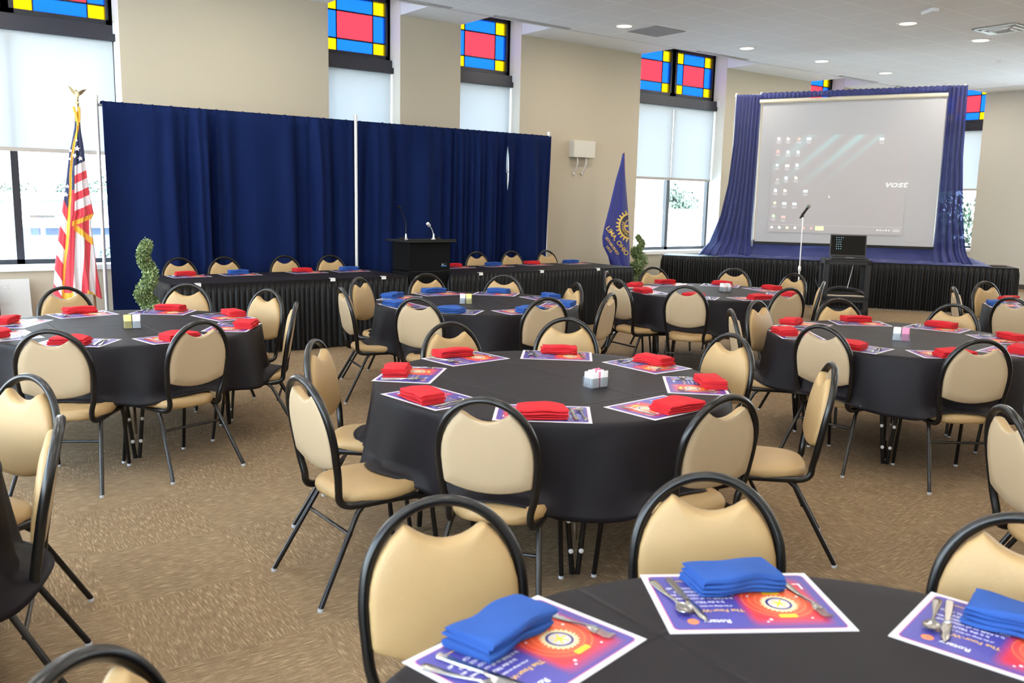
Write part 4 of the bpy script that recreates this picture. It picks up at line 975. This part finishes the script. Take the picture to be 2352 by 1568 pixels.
banner_text('lettering', 'INTERNATIONAL', 8.0, 0, 0, 0, .01, arc=(20.7, rad(152), 1))
t = empty('flag_pole', (0, 0, 0), label='wooden pole carrying the royal blue club banner', cat='flag pole')
b0 = aty(1440, 640, YR + .01); t0 = aty(1433.5, 349, YR + .01); a = MB(); a.tube([(b0.x, b0.y, 0), b0, t0], .0125, mat('light_wood', (.42, .22, .12), .5), n=12); a.build('pole', t)
a = MB(); a.lathe([(.16, 0), (.16, .02), (.10, .05), (.03, .07), (.02, .12)], M_gilt, (b0.x, b0.y, 0)); a.build('base', t)

# ------------------------------------------------------------------ topiaries
M_leafs = [mat('topiary_leaf_a', (.17, .25, .085), .5), mat('topiary_leaf_b', (.30, .38, .17), .5), mat('topiary_leaf_c', (.08, .13, .05), .5)]
def topiary(x, y, h, r, turns, label, seed, tube_r=.075, leaf=.022, n=3000, top_thin=False):
    rnd = random.Random(seed); t = empty('spiral_topiary', (x, y, 0), label=label, cat='topiary')
    p = MB(); p.lathe([(.10, 0), (.14, .18), (.145, .2), (.13, .2), (.12, .17)], mat('pot_black', (.02, .02, .02), .5)); p.build('pot', t)
    p = MB(); p.tube([(0, 0, .15), (.005, .005, h * .6), (0, 0, h * .93)], .013, M_wood); p.build('trunk', t)
    f = MB()
    for k in range(n):
        u = rnd.random(); a = turns * 2 * PI * u + 1.2; R = r * (1 - .6 * u); z = .22 + (h - .24) * u
        c = Vector((R * math.cos(a), R * math.sin(a), z)); tr_ = tube_r * (1.05 - .5 * u) * (1 if not top_thin or u < .8 else .6)
        d = Vector((rnd.gauss(0, 1), rnd.gauss(0, 1), rnd.gauss(0, 1))).normalized(); c += d * tr_ * rnd.uniform(.75, 1.12)
        x_ = d.cross(Vector((rnd.gauss(0, 1), rnd.gauss(0, 1), rnd.gauss(0, 1)))).normalized(); y_ = (d * .8 + x_.cross(d) * .7).normalized(); l = leaf * rnd.uniform(.7, 1.3)
        f.add([c, c + x_ * l * .4 + y_ * l * .5, c + y_ * l * 1.1, c - x_ * l * .4 + y_ * l * .5], [(0, 1, 2, 3)], M_leafs[rnd.choice((0, 0, 1, 1, 2))])
    core = MB(); cp = []
    for k in range(60):
        u = k / 59; a = turns * 2 * PI * u + 1.2; R = r * (1 - .6 * u); cp.append((R * math.cos(a), R * math.sin(a), .22 + (h - .24) * u))
    f.tube(cp, tube_r * .8, M_leafs[2], taper=lambda k: 1.05 - .55 * k)
    f.build('foliage', t, smooth=False, recalc=False)
topiary(2.30, 9.02, 1.19, .065, 2.6, 'green spiral topiary at the flag end of the head table', 1, .088, .019, 9000)
topiary(10.70, 10.72, 1.12, .10, 3.1, 'looser green spiral topiary beside the blue club banner', 2, .105, .027, 5200, True)

# ------------------------------------------------------------------ wall sconce and boards by the window
t = empty('wall_sconce', (9.89, YA, 2.52), label='cream box wall sconce with two curved metal arms, unlit, on the pier', cat='wall lamp')
a = MB(); a.box(-.235, .235, -.13, -.0, -.135, .14, mat('sconce_shade', (.68, .66, .58), .8)); bevel(a.build('lamp_shade', t, smooth=False), .006)
for s_ in (-.10, .085):
    a = MB(); a.tube(cat_rom([(s_, -.07, -.13), (s_, -.075, -.22), (s_ - .012, -.06, -.31), (s_ - .028, -.035, -.385)], 6), .012, M_alu, rb=.006); a.lathe([(.0, -.02), (.02, -.012), (.02, .012), (0, .02)], M_alu, (s_ - .03, -.02, -.40)); a.build('arm', t)
a = MB(); a.box(-.16, .16, -.03, 0, -.12, -.10, M_alu); a.build('wall_plate', t, smooth=False)
tl = rad(12)
t = empty('display_board', (1.12, 11.12, 0), label='off-white display board with faint writing leaning under the flag window', cat='board'); t.rotation_euler = (-tl, 0, 0)
a = MB(); a.box(-.48, .47, -.012, .012, 0, .68, mat('board_grey_white', (.60, .60, .58), .7, noise=(3, .94, 1.05))); a.build('panel', t, smooth=False)
for s_, sz, xx, zz in (('FINANCE', .075, .02, .59), ('MEMBERS', .06, .08, .40)):
    vs, fs = text_data(s_, sz, 'LEFT'); a = MB(); a.add([(v.x + xx - .05, -.0135, v.y + zz) for v in vs], fs, mat('faint_ink', (.5, .5, .49), .7)); a.build('lettering', t, smooth=False, recalc=False)
t = empty('black_frame', (1.0, 10.97, 0), label='dark framed panel standing before the off-white board', cat='frame'); t.rotation_euler = (-rad(7), 0, 0)
a = MB(); a.box(-.4, .26, -.012, .012, 0, .60, M_edge); bevel(a.build('panel', t, smooth=False), .004)

# ------------------------------------------------------------------ corner table, screen and royal blue drape
SO = Vector((11.4395, 10.8729, 0)); ST = Vector((.59699, -.80225, 0)); SN = Vector((.80225, .59699, 0)); SL = 5.60
MS = Matrix(((ST.x, SN.x, 0, SO.x), (ST.y, SN.y, 0, SO.y), (0, 0, 1, 0), (0, 0, 0, 1)))      # local: x along the front, y to the rear
oblong_table(MS, .02, SL - .02, .02, .62, 'long folding table with black skirt under the projection screen')
flat_cloth(MS, .01, SL, .01, .63, 'flat black cloth on the table under the projection screen')
p3 = lambda s, d: tuple((MS @ Vector((s, d, 0)))[:2])
skirt([p3(-.004, .5), p3(-.004, -.002), p3(SL + .004, -.002), p3(SL + .004, .63)], .02, .755, 'table_skirt', 'black pleated skirt around the table under the screen', 'screen table skirt', 9, wl=.085, amp=.014)
M_royal = bpy.data.materials.new('royal_sheer'); M_royal.use_nodes = True
N = M_royal.node_tree.nodes; L = M_royal.node_tree.links; b_ = N['Principled BSDF']; b_.inputs['Base Color'].default_value = (.028, .038, .19, 1); b_.inputs['Roughness'].default_value = .55; b_.inputs['Sheen Weight'].default_value = .2
tb = N.new('ShaderNodeBsdfTransparent'); tb.inputs[0].default_value = (.55, .65, .9, 1); mx = N.new('ShaderNodeMixShader'); mx.inputs[0].default_value = .22
L.new(b_.outputs[0], mx.inputs[1]); L.new(tb.outputs[0], mx.inputs[2]); L.new(mx.outputs[0], N['Material Output'].inputs[0])
SD = .46
t = empty('screen_stand', MS @ Vector((2.8, SD, 0)), rz=math.atan2(ST.y, ST.x), label='aluminium pipe frame carrying the projection screen and royal blue drape', cat='drape stand')
ctop = lambda s: 3.53 + .028 * (s - 1.45)
for s_ in (1.075, 1.49, 4.42, 4.66):
    base = TT + .002 if s_ < 4.6 else TT + .002
    a = MB(); a.tube([(s_ - 2.8, .04, base), (s_ - 2.8, .04, ctop(s_) + .05)], .019, M_alu, n=12); a.build('upright', t)
a = MB(); a.tube([(1.05 - 2.8, .04, ctop(1.05)), (4.7 - 2.8, .04, ctop(4.7))], .018, M_alu); a.build('crossbar', t)
def royal(name, label, fn, nu, nv, cat='drape'):
    mb = MB(); mb.grid(lambda u, v: MS @ Vector(fn(u, v)), nu, nv, M_royal); o = mb.build(name, recalc=False, sharp=85); m = o.modifiers.new('thickness', 'SOLIDIFY'); m.thickness = .0015; return tag(o, label, cat, 'royal blue drape panels')
LT = [(0, .60), (.04, .66), (.08, .76), (.25, .93), (.45, 1.03), (.7, 1.08), (1, 1.085)]
def f_left(u, v):
    z = TT + .012 + (ctop(1.2) + .01 - TT - .012) * v; a = interp(LT, v); b = 1.49 - .015 * (1 - v); s_ = a + (b - a) * u
    k = .25 + .75 * (1 - v) ** .7; y = SD - .035 - .03 * k - .035 * (.5 + .5 * k) * math.sin(u * 44 + 2 * math.sin(v * 3)) - .02 * math.sin(u * 19 + 1) * k
    if v < .10: y -= (.10 - v) * 2.6 * (1 - .4 * u)
    return (s_, max(y, .02), max(z + .02 * math.sin(u * 17) * max(0, .08 - v) * 8, TT + .006))
royal('sheer_drape', 'gathered royal blue sheer drape spilling onto the table, window side of the screen', f_left, 120, 60)
RR = [(0, 4.98), (.05, 4.90), (.12, 4.86), (.3, 4.78), (.6, 4.71), (1, 4.68)]
def f_right(u, v):
    z = TT + .012 + (ctop(4.6) + .02 - TT - .012) * v; a = 4.40; b = interp(RR, v); s_ = a + (b - a) * u
    k = .3 + .7 * (1 - v); y = SD - .03 - .035 * k - .04 * math.sin(u * 26 + 1.5 * math.sin(v * 2.5)) * (.6 + .4 * k) - .015 * math.sin(u * 57)
    if v < .08: y -= (.08 - v) * 2.2
    return (s_, max(y, .03), max(z, TT + .006))
royal('sheer_drape', 'gathered royal blue sheer drape on the far side of the screen', f_right, 90, 60)
def f_val(u, v):
    s_ = 1.49 + (4.44 - 1.49) * u; z = ctop(s_) - .075 + .105 * v
    return (s_, SD - .012 - .02 * math.sin(PI * v) + .008 * math.sin(s_ * 95) * (1 - abs(v - .5)), z + .006 * math.sin(s_ * 70) * v)
royal('drape_valance', 'narrow royal blue ruffle gathered along the pipe above the screen', f_val, 420, 5)
def f_low(u, v):      # cloth pooled on the table and standing up behind the foot of the screen
    s_ = .95 + (5.22 - .95) * u; q = 1 - v
    if v < .45: d = .045 + .025 * math.sin(s_ * 2.1) + .02 * math.sin(s_ * 7.3) + (v / .45) * .33; z = TT + .006 + .012 * (1 + math.sin(s_ * 9 + d * 20)) * (v > .02) + .01 * (1 + math.sin(s_ * 23 + d * 30)) * (v > .05)
    else: w = (v - .45) / .55; d = .40 + .13 * w + .02 * math.sin(s_ * 12 + w * 2) ; z = TT + .012 + (.34 * w) * (.92 + .08 * math.sin(s_ * 3)) + .006 * math.sin(s_ * 17)
    if u > .9 : z = min(z, TT + .02 + .3 * (1 - (u - .9) * 9) * max(0, (v - .45)))
    return (s_, d, max(z, TT + .004))
royal('pooled_cloth', 'royal blue cloth pooled along the table under the screen', f_low, 260, 26)
# screen
t = empty('projection_screen', MS @ Vector((2.95, SD - .08, 0)), rz=math.atan2(ST.y, ST.x), label='pale projection screen showing a faint computer desktop, hanging from a pipe', cat='projection screen')
M_scr = mat('screen_fabric', (.46, .47, .50), .7); M_case = mat('screen_case', (.62, .58, .46), .45)
s0, s1 = 1.535 - 2.95, 4.385 - 2.95
a = MB()
for k in range(24):
    pass
cz = lambda s: 3.405 + .028 * (s + 2.95 - 1.5)
a.tube([(1.475 - 2.95, 0, cz(1.475 - 2.95)), (4.40 - 2.95, 0, cz(4.40 - 2.95))], .036, M_case, rb=.034, n=20); a.build('roller_case', t)
a = MB(); a.grid(lambda u, v: Vector((s0 + (s1 - s0) * u, .006 + .006 * math.sin(3 * u + 2 * v) * v * (1 - v) * 4, 1.045 + (cz(s0 + (s1 - s0) * u) - .02 - 1.045) * v)), 30, 24, M_scr); a.build('screen_sheet', t, recalc=False)
a = MB(); a.box(s0 - .02, s1 + .02, -.012, .016, 1.0, 1.045, M_edge); bevel(a.build('weight_bar', t, smooth=False), .005)
# the projected picture: light thrown on the sheet
def glow(name, col, e):
    return mat(name, (.58, .56, .56), .8, emit=e, ecol=col)
m = bpy.data.materials.new('projected_wallpaper'); m.use_nodes = True; N = m.node_tree.nodes; L = m.node_tree.links; b_ = N['Principled BSDF']; b_.inputs['Base Color'].default_value = (.46, .47, .50, 1); b_.inputs['Roughness'].default_value = .8
tc = N.new('ShaderNodeTexCoord'); se = N.new('ShaderNodeSeparateXYZ'); L.new(tc.outputs['Generated'], se.inputs[0]); X_, Z_ = se.outputs[0], se.outputs[2]
q = nmath(N, L, 'SUBTRACT', nmath(N, L, 'MULTIPLY', X_, 1.15), nmath(N, L, 'MULTIPLY', Z_, .95))      # streaks rising to the right
acc = None
for c0, w_, am in ((-.62, .045, .5), (-.40, .035, .8), (-.20, .04, 1.0), (-.04, .03, .7)):
    g_ = nmath(N, L, 'POWER', 2.718, nmath(N, L, 'MULTIPLY', -1.0, nmath(N, L, 'POWER', nmath(N, L, 'ABSOLUTE', nmath(N, L, 'DIVIDE', nmath(N, L, 'SUBTRACT', q, c0), w_)), 2.0)))
    g_ = nmath(N, L, 'MULTIPLY', g_, am); acc = g_ if acc is None else nmath(N, L, 'ADD', acc, g_)
fade = nmath(N, L, 'MAXIMUM', 0.0, nmath(N, L, 'MULTIPLY_ADD', nmath(N, L, 'SUBTRACT', Z_, .38), 1.8, nmath(N, L, 'MULTIPLY', -.4, X_)))
acc = nmath(N, L, 'MULTIPLY', acc, nmath(N, L, 'MINIMUM', fade, 1.0))
ecm = N.new('ShaderNodeMix'); ecm.data_type = 'RGBA'; L.new(nmath(N, L, 'MINIMUM', acc, 1.0), ecm.inputs[0]); ecm.inputs[6].default_value = (.018, .004, .0, 1); ecm.inputs[7].default_value = (.03, .17, .17, 1)
L.new(ecm.outputs[2], b_.inputs['Emission Color']); b_.inputs['Emission Strength'].default_value = .9
img0, img1, iz0, iz1 = 1.745 - 2.95, 3.90 - 2.95, 1.215, 2.86
a = MB(); a.box(img0, img1, -.003, -.001, iz0, iz1, m); a.build('projected_image', t, smooth=False)
G_b = glow('projected_pale_blue', (.55, .85, 1), .42); G_y = glow('projected_yellow', (.9, .85, .4), .4); G_r = glow('projected_red', (.9, .25, .2), .3); G_g = glow('projected_green', (.4, .8, .4), .34); G_w = glow('projected_white', (.9, .95, 1), .42); G_f = glow('projected_caption', (.8, .9, 1), .16)
def icon(s, z, m, w=.05, h=.055, cap=True, shape='doc'):
    a = MB(); x = s - 2.95; y = -.005
    if shape == 'doc': a.add([(x - w / 2, y, z - h / 2), (x + w / 2, y, z - h / 2), (x + w / 2, y, z + h / 2 - .015), (x + w / 2 - .015, y, z + h / 2), (x - w / 2, y, z + h / 2)], [(0, 1, 2, 3, 4)], m)
    elif shape == 'win': a.box(x - w * .7, x + w * .7, y - .001, y, z - h / 2.4, z + h / 2.4, m); a.box(x - w * .55, x + w * .55, y - .002, y - .001, z - h / 6, z + h / 12, G_f)
    elif shape == 'folder': a.box(x - w / 2, x, y - .001, y, z - h / 2, z + h / 2, G_y); a.box(x - .004, x + w / 2, y - .002, y - .001, z - h / 2.2, z + h / 4, m)
    else: disc(a, 0, 0, .006, w / 2, 0, m, 20, T=lambda v: Vector((x + v.x, y, z + v.y)))
    if cap:
        for k, ww in enumerate((.085, .06)): a.box(x - ww / 2, x + ww / 2, y - .001, y, z - h / 2 - .028 - .02 * k, z - h / 2 - .018 - .02 * k, G_f)
    return a.build('desktop_icon', t, smooth=False, recalc=False)
for s_, z_, m_, sh in ((1.829, 2.79, G_b, 'doc'), (1.982, 2.79, G_b, 'folder'), (2.159, 2.79, G_r, 'o'), (2.317, 2.79, G_w, 'win'), (1.83, 2.58, G_r, 'doc'), (1.992, 2.57, G_b, 'doc'), (2.157, 2.57, G_b, 'doc'), (1.828, 2.35, G_b, 'o'), (1.995, 2.34, G_w, 'win'), (2.154, 2.354, G_b, 'doc'),
                     (1.850, 2.106, G_f, 'o'), (1.991, 2.135, G_b, 'doc'), (2.151, 2.141, G_w, 'folder'), (1.83, 1.924, G_b, 'doc'), (1.987, 1.924, G_w, 'folder'), (2.32, 1.918, G_b, 'win'), (1.832, 1.712, G_y, 'o'), (1.99, 1.703, G_b, 'win'), (2.157, 1.70, G_b, 'win'), (1.825, 1.489, G_g, 'doc'), (1.988, 1.474, G_r, 'win'), (3.463, 2.79, G_b, 'win')):
    icon(s_, z_, m_, shape=sh)
for s_, m_ in ((1.807, G_w), (1.934, G_b), (2.064, G_y), (2.191, G_w), (2.334, G_r), (2.457, G_r)): icon(s_, 1.296, m_, .045, .045, False, 'o' if m_ in (G_w, G_r) else 'doc')
a = MB(); a.box(2.52 - 2.95, 2.66 - 2.95, -.006, -.005, 1.262, 1.335, glow('projected_lime', (.8, .95, .25), .3)); a.build('desktop_icon', t, smooth=False)
for k in range(5): a = MB(); a.box(3.50 - 2.95 + .045 * k, 3.525 - 2.95 + .045 * k, -.006, -.005, 1.285, 1.305 - .004 * (k % 3), G_w); a.build('desktop_icon', t, smooth=False)
for k in range(2): a = MB(); a.box(3.75 - 2.95, 3.86 - 2.95, -.006, -.005, 1.273 + .025 * k, 1.287 + .025 * k, G_f); a.build('desktop_icon', t, smooth=False)
a = MB(); a.box(img0, img1, -.0045, -.003, 1.345, 1.349, G_f); a.build('task_bar_edge', t, smooth=False)
a = MB(); a.add([(2.706 - 2.95, -.005, 1.86), (2.694 - 2.95, -.005, 1.815), (2.722 - 2.95, -.005, 1.822)], [(0, 1, 2)], G_w); a.build('pointer_arrow', t, smooth=False, recalc=False)
vs, fs = text_data('vost', .150, 'CENTER', .004, 1.0, .25); a = MB(); a.add([(v.x * 1.35 + 3.735 - 2.95, -.006, v.y + 2.055) for v in vs], fs, glow('projected_logo', (.8, .95, 1), .2)); a.build('lettering', t, smooth=False, recalc=False)
# folder lying on the far end of the table
a = MB(); a.box(-.16, .16, -.11, .11, 0, .018, mat('folder_brown', (.06, .035, .03), .5)); o = bevel(a.build('document_folder', smooth=False), .004); o.matrix_world = MS @ Matrix.Translation((5.34, .42, TT + .001)) @ Matrix.Rotation(.2, 4, 'Z'); tag(o, 'dark brown folder lying on the far end of the screen table', 'folder')

# ------------------------------------------------------------------ microphone stand, cart, laptop
t = empty('microphone_stand', (10.68, 7.52, 0), label='straight silver microphone stand with round base beside the cart', cat='microphone stand')
a = MB(); a.lathe([(.13, 0), (.13, .012), (.05, .03), (.018, .045)], M_black, n=32); a.build('base', t)
a = MB(); a.tube([(0, 0, .03), (0, 0, .78)], .011, M_alu); a.build('lower_tube', t)
a = MB(); a.lathe([(.017, .76), (.02, .77), (.02, .82), (.014, .835)], M_alu); a.build('collar', t)
a = MB(); a.tube([(0, 0, .82), (-.005, .0, 1.52)], .0085, mat('white_tube', (.7, .7, .72), .3, .2)); a.build('upper_tube', t)
vx = Vector((r_.x, r_.y, 0)).normalized()
a = MB(); a.tube([Vector((-.005, 0, 1.51)), Vector((-.005, 0, 1.555))], .011, M_black); c0 = Vector((-.005, 0, 1.56)); d = (vx * .55 + Vector((0, 0, .83))).normalized(); a.tube([c0 - d * .03, c0 + d * .04], .019, M_black); a.build('clip', t)
m_ = empty('microphone', (10.68, 7.52, 0), label='black handheld microphone with grey grille clipped on the silver stand', cat='microphone')
a = MB(); a.tube([c0 - d * .075, c0 - d * .02, c0 + d * .05, c0 + d * .10], .0165, M_black, n=14, taper=lambda k: .75 + .35 * k); a.build('handle', m_)
a = MB(); a.tube([c0 + d * .098, c0 + d * .106], .021, mat('green_band', (.05, .25, .08), .5), n=16); a.build('colour_ring', m_)
a = MB(); cc = c0 + d * .125; a.lathe([(.001, -.027), (.014, -.024), (.024, -.012), (.027, 0), (.024, .013), (.014, .023), (.001, .027)], mat('mic_grille', (.3, .3, .3), .35, .6, noise=(900, .5, 1.3, .6)), (cc.x, cc.y, cc.z), n=20); a.build('grille', m_)

M_cart = mat('cart_black_plastic', (.014, .015, .018), .45)
CX0, CX1, CY0, CY1 = -.235, .235, -.33, .33
CM = Matrix.Translation((11.94, 7.61, 0)) @ Matrix.Rotation(rad(42), 4, 'Z')
t = empty('utility_cart', (11.94, 7.61, 0), rad(42), label='tall black two-shelf utility cart holding the laptop before the screen', cat='cart')
lx, ly = (CX1 - CX0) / 2, (CY1 - CY0) / 2
def tray(name, z, lip, th=.03):
    a = MB(); a.box(-lx, lx, -ly, ly, z - th, z - .005, M_cart)
    for s_ in (-1, 1): a.box(-lx, lx, min(s_ * ly, s_ * (ly - .02)), max(s_ * ly, s_ * (ly - .02)), z - th - .04, z + lip, M_cart); a.box(min(s_ * lx, s_ * (lx - .02)), max(s_ * lx, s_ * (lx - .02)), -ly, ly, z - th - .04, z + lip, M_cart)
    bevel(a.build(name, t, smooth=False), .006)
tray('top_shelf', .895, .004); tray('middle_shelf', .34, .02); tray('bottom_shelf', .14, .02)
for sx_ in (-1, 1):
    for sy_ in (-1, 1):
        a = MB(); x0, y0 = sx_ * (lx - .0), sy_ * (ly - .0); a.box(min(x0, x0 - sx_ * .012), max(x0, x0 - sx_ * .012), min(y0, y0 - sy_ * .07), max(y0, y0 - sy_ * .07), .07, .865, M_cart); a.box(min(x0, x0 - sx_ * .07), max(x0, x0 - sx_ * .07), min(y0, y0 - sy_ * .012), max(y0, y0 - sy_ * .012), .07, .865, M_cart); bevel(a.build('corner_post', t, smooth=False), .003)
        a = MB(); px, py = sx_ * (lx - .05), sy_ * (ly - .05); a.tube([(px - .012, py, .035), (px + .012, py, .035)], .035, M_black, n=18); a.box(px - .018, px + .018, py - .015, py + .015, .06, .10, M_alu); a.build('caster', t)
a = MB(); a.grid(lambda u, v: Vector(((u - .5) * .38, (v - .5) * .60, .02 + .13 * (math.sin(PI * u) * math.sin(PI * v)) ** .35 + .006 * math.sin(9 * v + 4 * u))), 24, 24, M_skirt); a.grid(lambda u, v: Vector(((u - .5) * .38, (v - .5) * .60, .002)), 2, 2, M_skirt)
o = a.build('folded_linen', recalc=False); o.matrix_world = CM @ Matrix.Translation((.02, 0, .338)); tag(o, 'heap of folded black linen on the middle shelf of the cart', 'linen')
a = MB(); a.tube(cat_rom([(0, -.26, .018), (0, -.1, .022), (-.01, .08, .018), (0, .26, .02)], 8), .016, mat('beige_strap', (.5, .43, .34), .7), rb=.022); o = a.build('beige_strap'); o.matrix_world = CM @ Matrix.Translation((-.20, 0, .341)); tag(o, 'rolled beige strap in front of the black linen on the cart', 'strap')
for k, (pts, nm) in enumerate(((([(CX0 - .0, CY1 - .02, .93), (CX0 - .05, CY1 + .08, .80), (CX0 - .08, CY1 + .13, .62), (CX0 - .04, CY1 + .05, .40), (CX0 + .05, CY1 + .03, .2), (CX0 + .1, CY1 + .05, .01)]), 'looping down the window side of the cart'), ([(CX1 - .1, CY0 + .05, .90), (CX1 + .02, CY0 - .03, .86), (CX1 + .08, CY0 - .10, .70), (CX1 + .05, CY0 - .08, .4), (CX1 + .02, CY0 - .05, .01)], 'hanging from the far side of the cart'), ([(CX0 + .3, CY0 + .2, .84), (CX0 + .2, CY0 + .26, .6), (CX0 + .16, CY0 + .3, .42)], 'hanging between the cart shelves'))):
    a = MB(); a.tube(cat_rom(pts, 8), .0045, M_black if k < 2 else M_white, n=8); o = a.build('cable'); o.matrix_world = CM; tag(o, 'thin cable ' + nm, 'cable', 'cart cables')
t = empty('laptop', (11.99, 7.60, .902), label='open black laptop with dark screen of tiny icons on the cart', cat='laptop'); t.rotation_euler = (0, 0, rad(-84 + 33))
# local: x along the width, -y towards the viewer
a = MB(); a.box(-.25, .25, -.19, .14, 0, .022, M_cart); bevel(a.build('keyboard_base', t, smooth=False), .006)
a = MB(); a.box(-.215, .215, -.06, .09, .022, .0235, M_edge); a.box(-.06, .06, -.17, -.09, .022, .023, M_alu); a.build('keyboard', t, smooth=False)
Rl = Matrix.Translation((0, .14, .02)) @ Matrix.Rotation(rad(-12), 4, 'X')
a = MB(); a.box(-.26, .26, -.004, .010, 0, .335, M_cart, Rl); lid = bevel(a.build('display_lid', t, smooth=False), .004)
a = MB(); a.box(-.243, .243, -.0055, -.004, .03, .318, mat('laptop_screen', (.006, .005, .004), .6, spec=.08, emit=.008, ecol=(.35, .33, .28)), Rl); a.build('display', lid, smooth=False)
G_i = mat('laptop_icon', (.1, .2, .25), .5, emit=.35, ecol=(.4, .75, .9)); rnd = random.Random(4)
for j in range(6):
    for i in range(3 if j else 4):
        a = MB(); x, z = -.165 + .03 * i + rnd.uniform(-.003, .003), .29 - .034 * j; a.box(x - .006, x + .006, -.0065, -.0056, z - .005, z + .005, G_i, Rl); a.build('screen_icon', lid, smooth=False)

# ------------------------------------------------------------------ outside, one storey below
GZ = -4.4
M_lot = mat('pale_car_park', (.42, .45, .48), .9, noise=(.3, .9, 1.08)); M_grass = mat('lawn', (.05, .10, .06), .95, noise=(.4, .7, 1.2))
a = MB(); a.box(-160, 240, 12.6, 300, GZ - .2, GZ, M_lot); a.box(21.2, 240, -120, 12.6, GZ - .2, GZ, M_lot); struct('ground_outside', a)
a = MB(); a.box(-160, -4, -120, 12.6, GZ - .2, GZ, mat('bounce_white', (.8, .8, .8), .9, noise=(2, .9, 1.0))); struct('ground_bounce', a)  # unseen pale ground, added to bounce daylight up to the ceiling
a = MB(); a.box(-60, 40, 26, 44, GZ, GZ + .03, M_grass); a.box(-60, 200, 74, 290, GZ, GZ + .04, M_grass); a.box(40, 120, -60, 30, GZ, GZ + .035, M_grass); struct('ground_lawn', a)
def building(x0, x1, y0, y1, h, m, label, wins, fascia=None):
    t = empty('building', ((x0 + x1) / 2, (y0 + y1) / 2, GZ), label=label, cat='building'); w, d = (x1 - x0) / 2, (y1 - y0) / 2
    a = MB(); a.box(-w, w, -d, d, 0, h, m); a.build('wall', t, smooth=False)
    a = MB(); a.box(-w - .3, w + .3, -d - .3, d + .3, h, h + .45, fascia or M_trimw); a.build('roof', t, smooth=False)
    for wx, wz, ww, wh in wins: a = MB(); a.box(wx - ww / 2, wx + ww / 2, -d - .05, -d + .05, wz, wz + wh, mat('building_window', (.12, .16, .22), .2)); a.build('window', t, smooth=False)
building(4.5, 26, 72, 92, 5.4, mat('pale_render', (.10, .13, .14), .8), 'long low pale building beyond the car park', [(-7 + 3.4 * k, 1.6, .8, .7) for k in range(5)])
building(7.3, 13.5, 50, 58, 4.2, mat('blue_grey_brick', (.030, .048, .088), .8), 'small blue-grey building with a dark door outside the flag window', [(-.6, .2, .9, 2.0), (-2.2, 2.6, .5, .3), (1.6, 2.4, .6, .4)])
building(24, 60, 27, 37, 5.3, mat('white_render', (.8, .8, .79), .8), 'white flat-roofed building filling the lower part of the banner window', [])
building(40, 47.1, 45, 54, 9.5, mat('dark_brick', (.05, .062, .09), .85, noise=(8, .8, 1.1)), 'brown brick building outside the banner window', [(-3, 2, 1.2, 1.5), (3, 2, 1.2, 1.5)])
M_tl = [mat('tree_green_a', (.020, .044, .032), .8, noise=(1.2, .6, 1.5)), mat('tree_green_b', (.028, .06, .04), .8, noise=(1.2, .6, 1.5))]; M_bark = mat('bark', (.12, .09, .06), .9)
def tree(x, y, h, w, label, seed):
    rnd = random.Random(seed); t = empty('leafy_tree', (x, y, GZ), label=label, cat='tree', group='trees outside the windows')
    a = MB(); a.tube([(0, 0, 0), (.05, 0, h * .4), (0, 0, h * .7)], .16 * h / 6, M_bark, taper=lambda k: 1 - .6 * k); a.build('trunk', t)
    f = MB(); mm = M_tl[seed % 2]
    for k in range(4200):
        d = Vector((rnd.gauss(0, 1), rnd.gauss(0, 1), rnd.gauss(0, 1))).normalized(); q = rnd.uniform(.72, 1.0) * (1 + .18 * math.sin(5 * d.x + seed) * math.sin(4 * d.z + seed * 2))
        c = Vector((d.x * w * q, d.y * w * q, h * .62 + d.z * h * .38 * q)); x_ = d.orthogonal().normalized(); y_ = d.cross(x_); l = .019 * h * rnd.uniform(.7, 1.4); an = rnd.uniform(0, 6.28); X2 = x_ * math.cos(an) + y_ * math.sin(an) + d * rnd.uniform(-.5, .5); Y2 = y_ * math.cos(an) - x_ * math.sin(an) + d * rnd.uniform(-.5, .5)
        f.add([c - X2 * l, c - Y2 * l, c + X2 * l, c + Y2 * l], [(0, 1, 2, 3)], mm)
    f.build('crown', t, smooth=False, recalc=False)
TREES = [(1, 100, 7.3, 5.0), (11.5, 100, 7.0, 4.6), (29, 104, 7.8, 5), (-9, 96, 7.6, 5.0), (6, 112, 7.4, 5.4), (20.5, 101, 7.7, 4.2), (39, 100, 7.6, 4.6), (10.2, 44, 3.4, 1.4), (64, 62, 8.1, 2.6), (76, 72, 8.6, 4.0), (4.2, 62, 6.2, 2.6), (46, 12, 8, 4), (52, 20, 9, 5), (48, 28, 8.5, 4.5), (60, 6, 9, 5)]
TL = ['tall broad tree behind the long pale building', 'tall tree on the ridge past the striped flag', 'rounded tree far along the ridge', 'broad tree at the edge of the flag window', 'tallest tree of the distant line', 'low tree of the distant line', 'tree at the end of the distant line', 'small round tree before the blue-grey building', 'tree past the brick building', 'large tree past the brick building', 'tree beside the utility pole', 'tree outside the corner window', 'bushy tree outside the corner window', 'third tree outside the corner window', 'far tree outside the corner window']
for i, ((x, y, h, w), l_) in enumerate(zip(TREES, TL)): tree(x, y, h, w, l_ + ', outdoors', i)
t = empty('utility_pole', (3.84, 30, GZ), label='pale wooden utility pole outside the flag window', cat='pole'); a = MB(); a.tube([(0, 0, 0), (-.0, 0, 6.0)], .13, mat('weathered_wood', (.13, .11, .10), .8)); a.build('shaft', t)
t = empty('lamp_post', (6.27, 40, GZ), label='slim car park lamp post outside the flag window', cat='lamp post'); a = MB(); a.tube([(0, 0, 0), (0, 0, 4.95)], .07, M_alu); a.build('shaft', t); a = MB(); a.box(-.45, .45, -.12, .12, 4.95, 5.07, M_edge); a.build('lamp_head', t, smooth=False)
print('objects', len(bpy.data.objects))
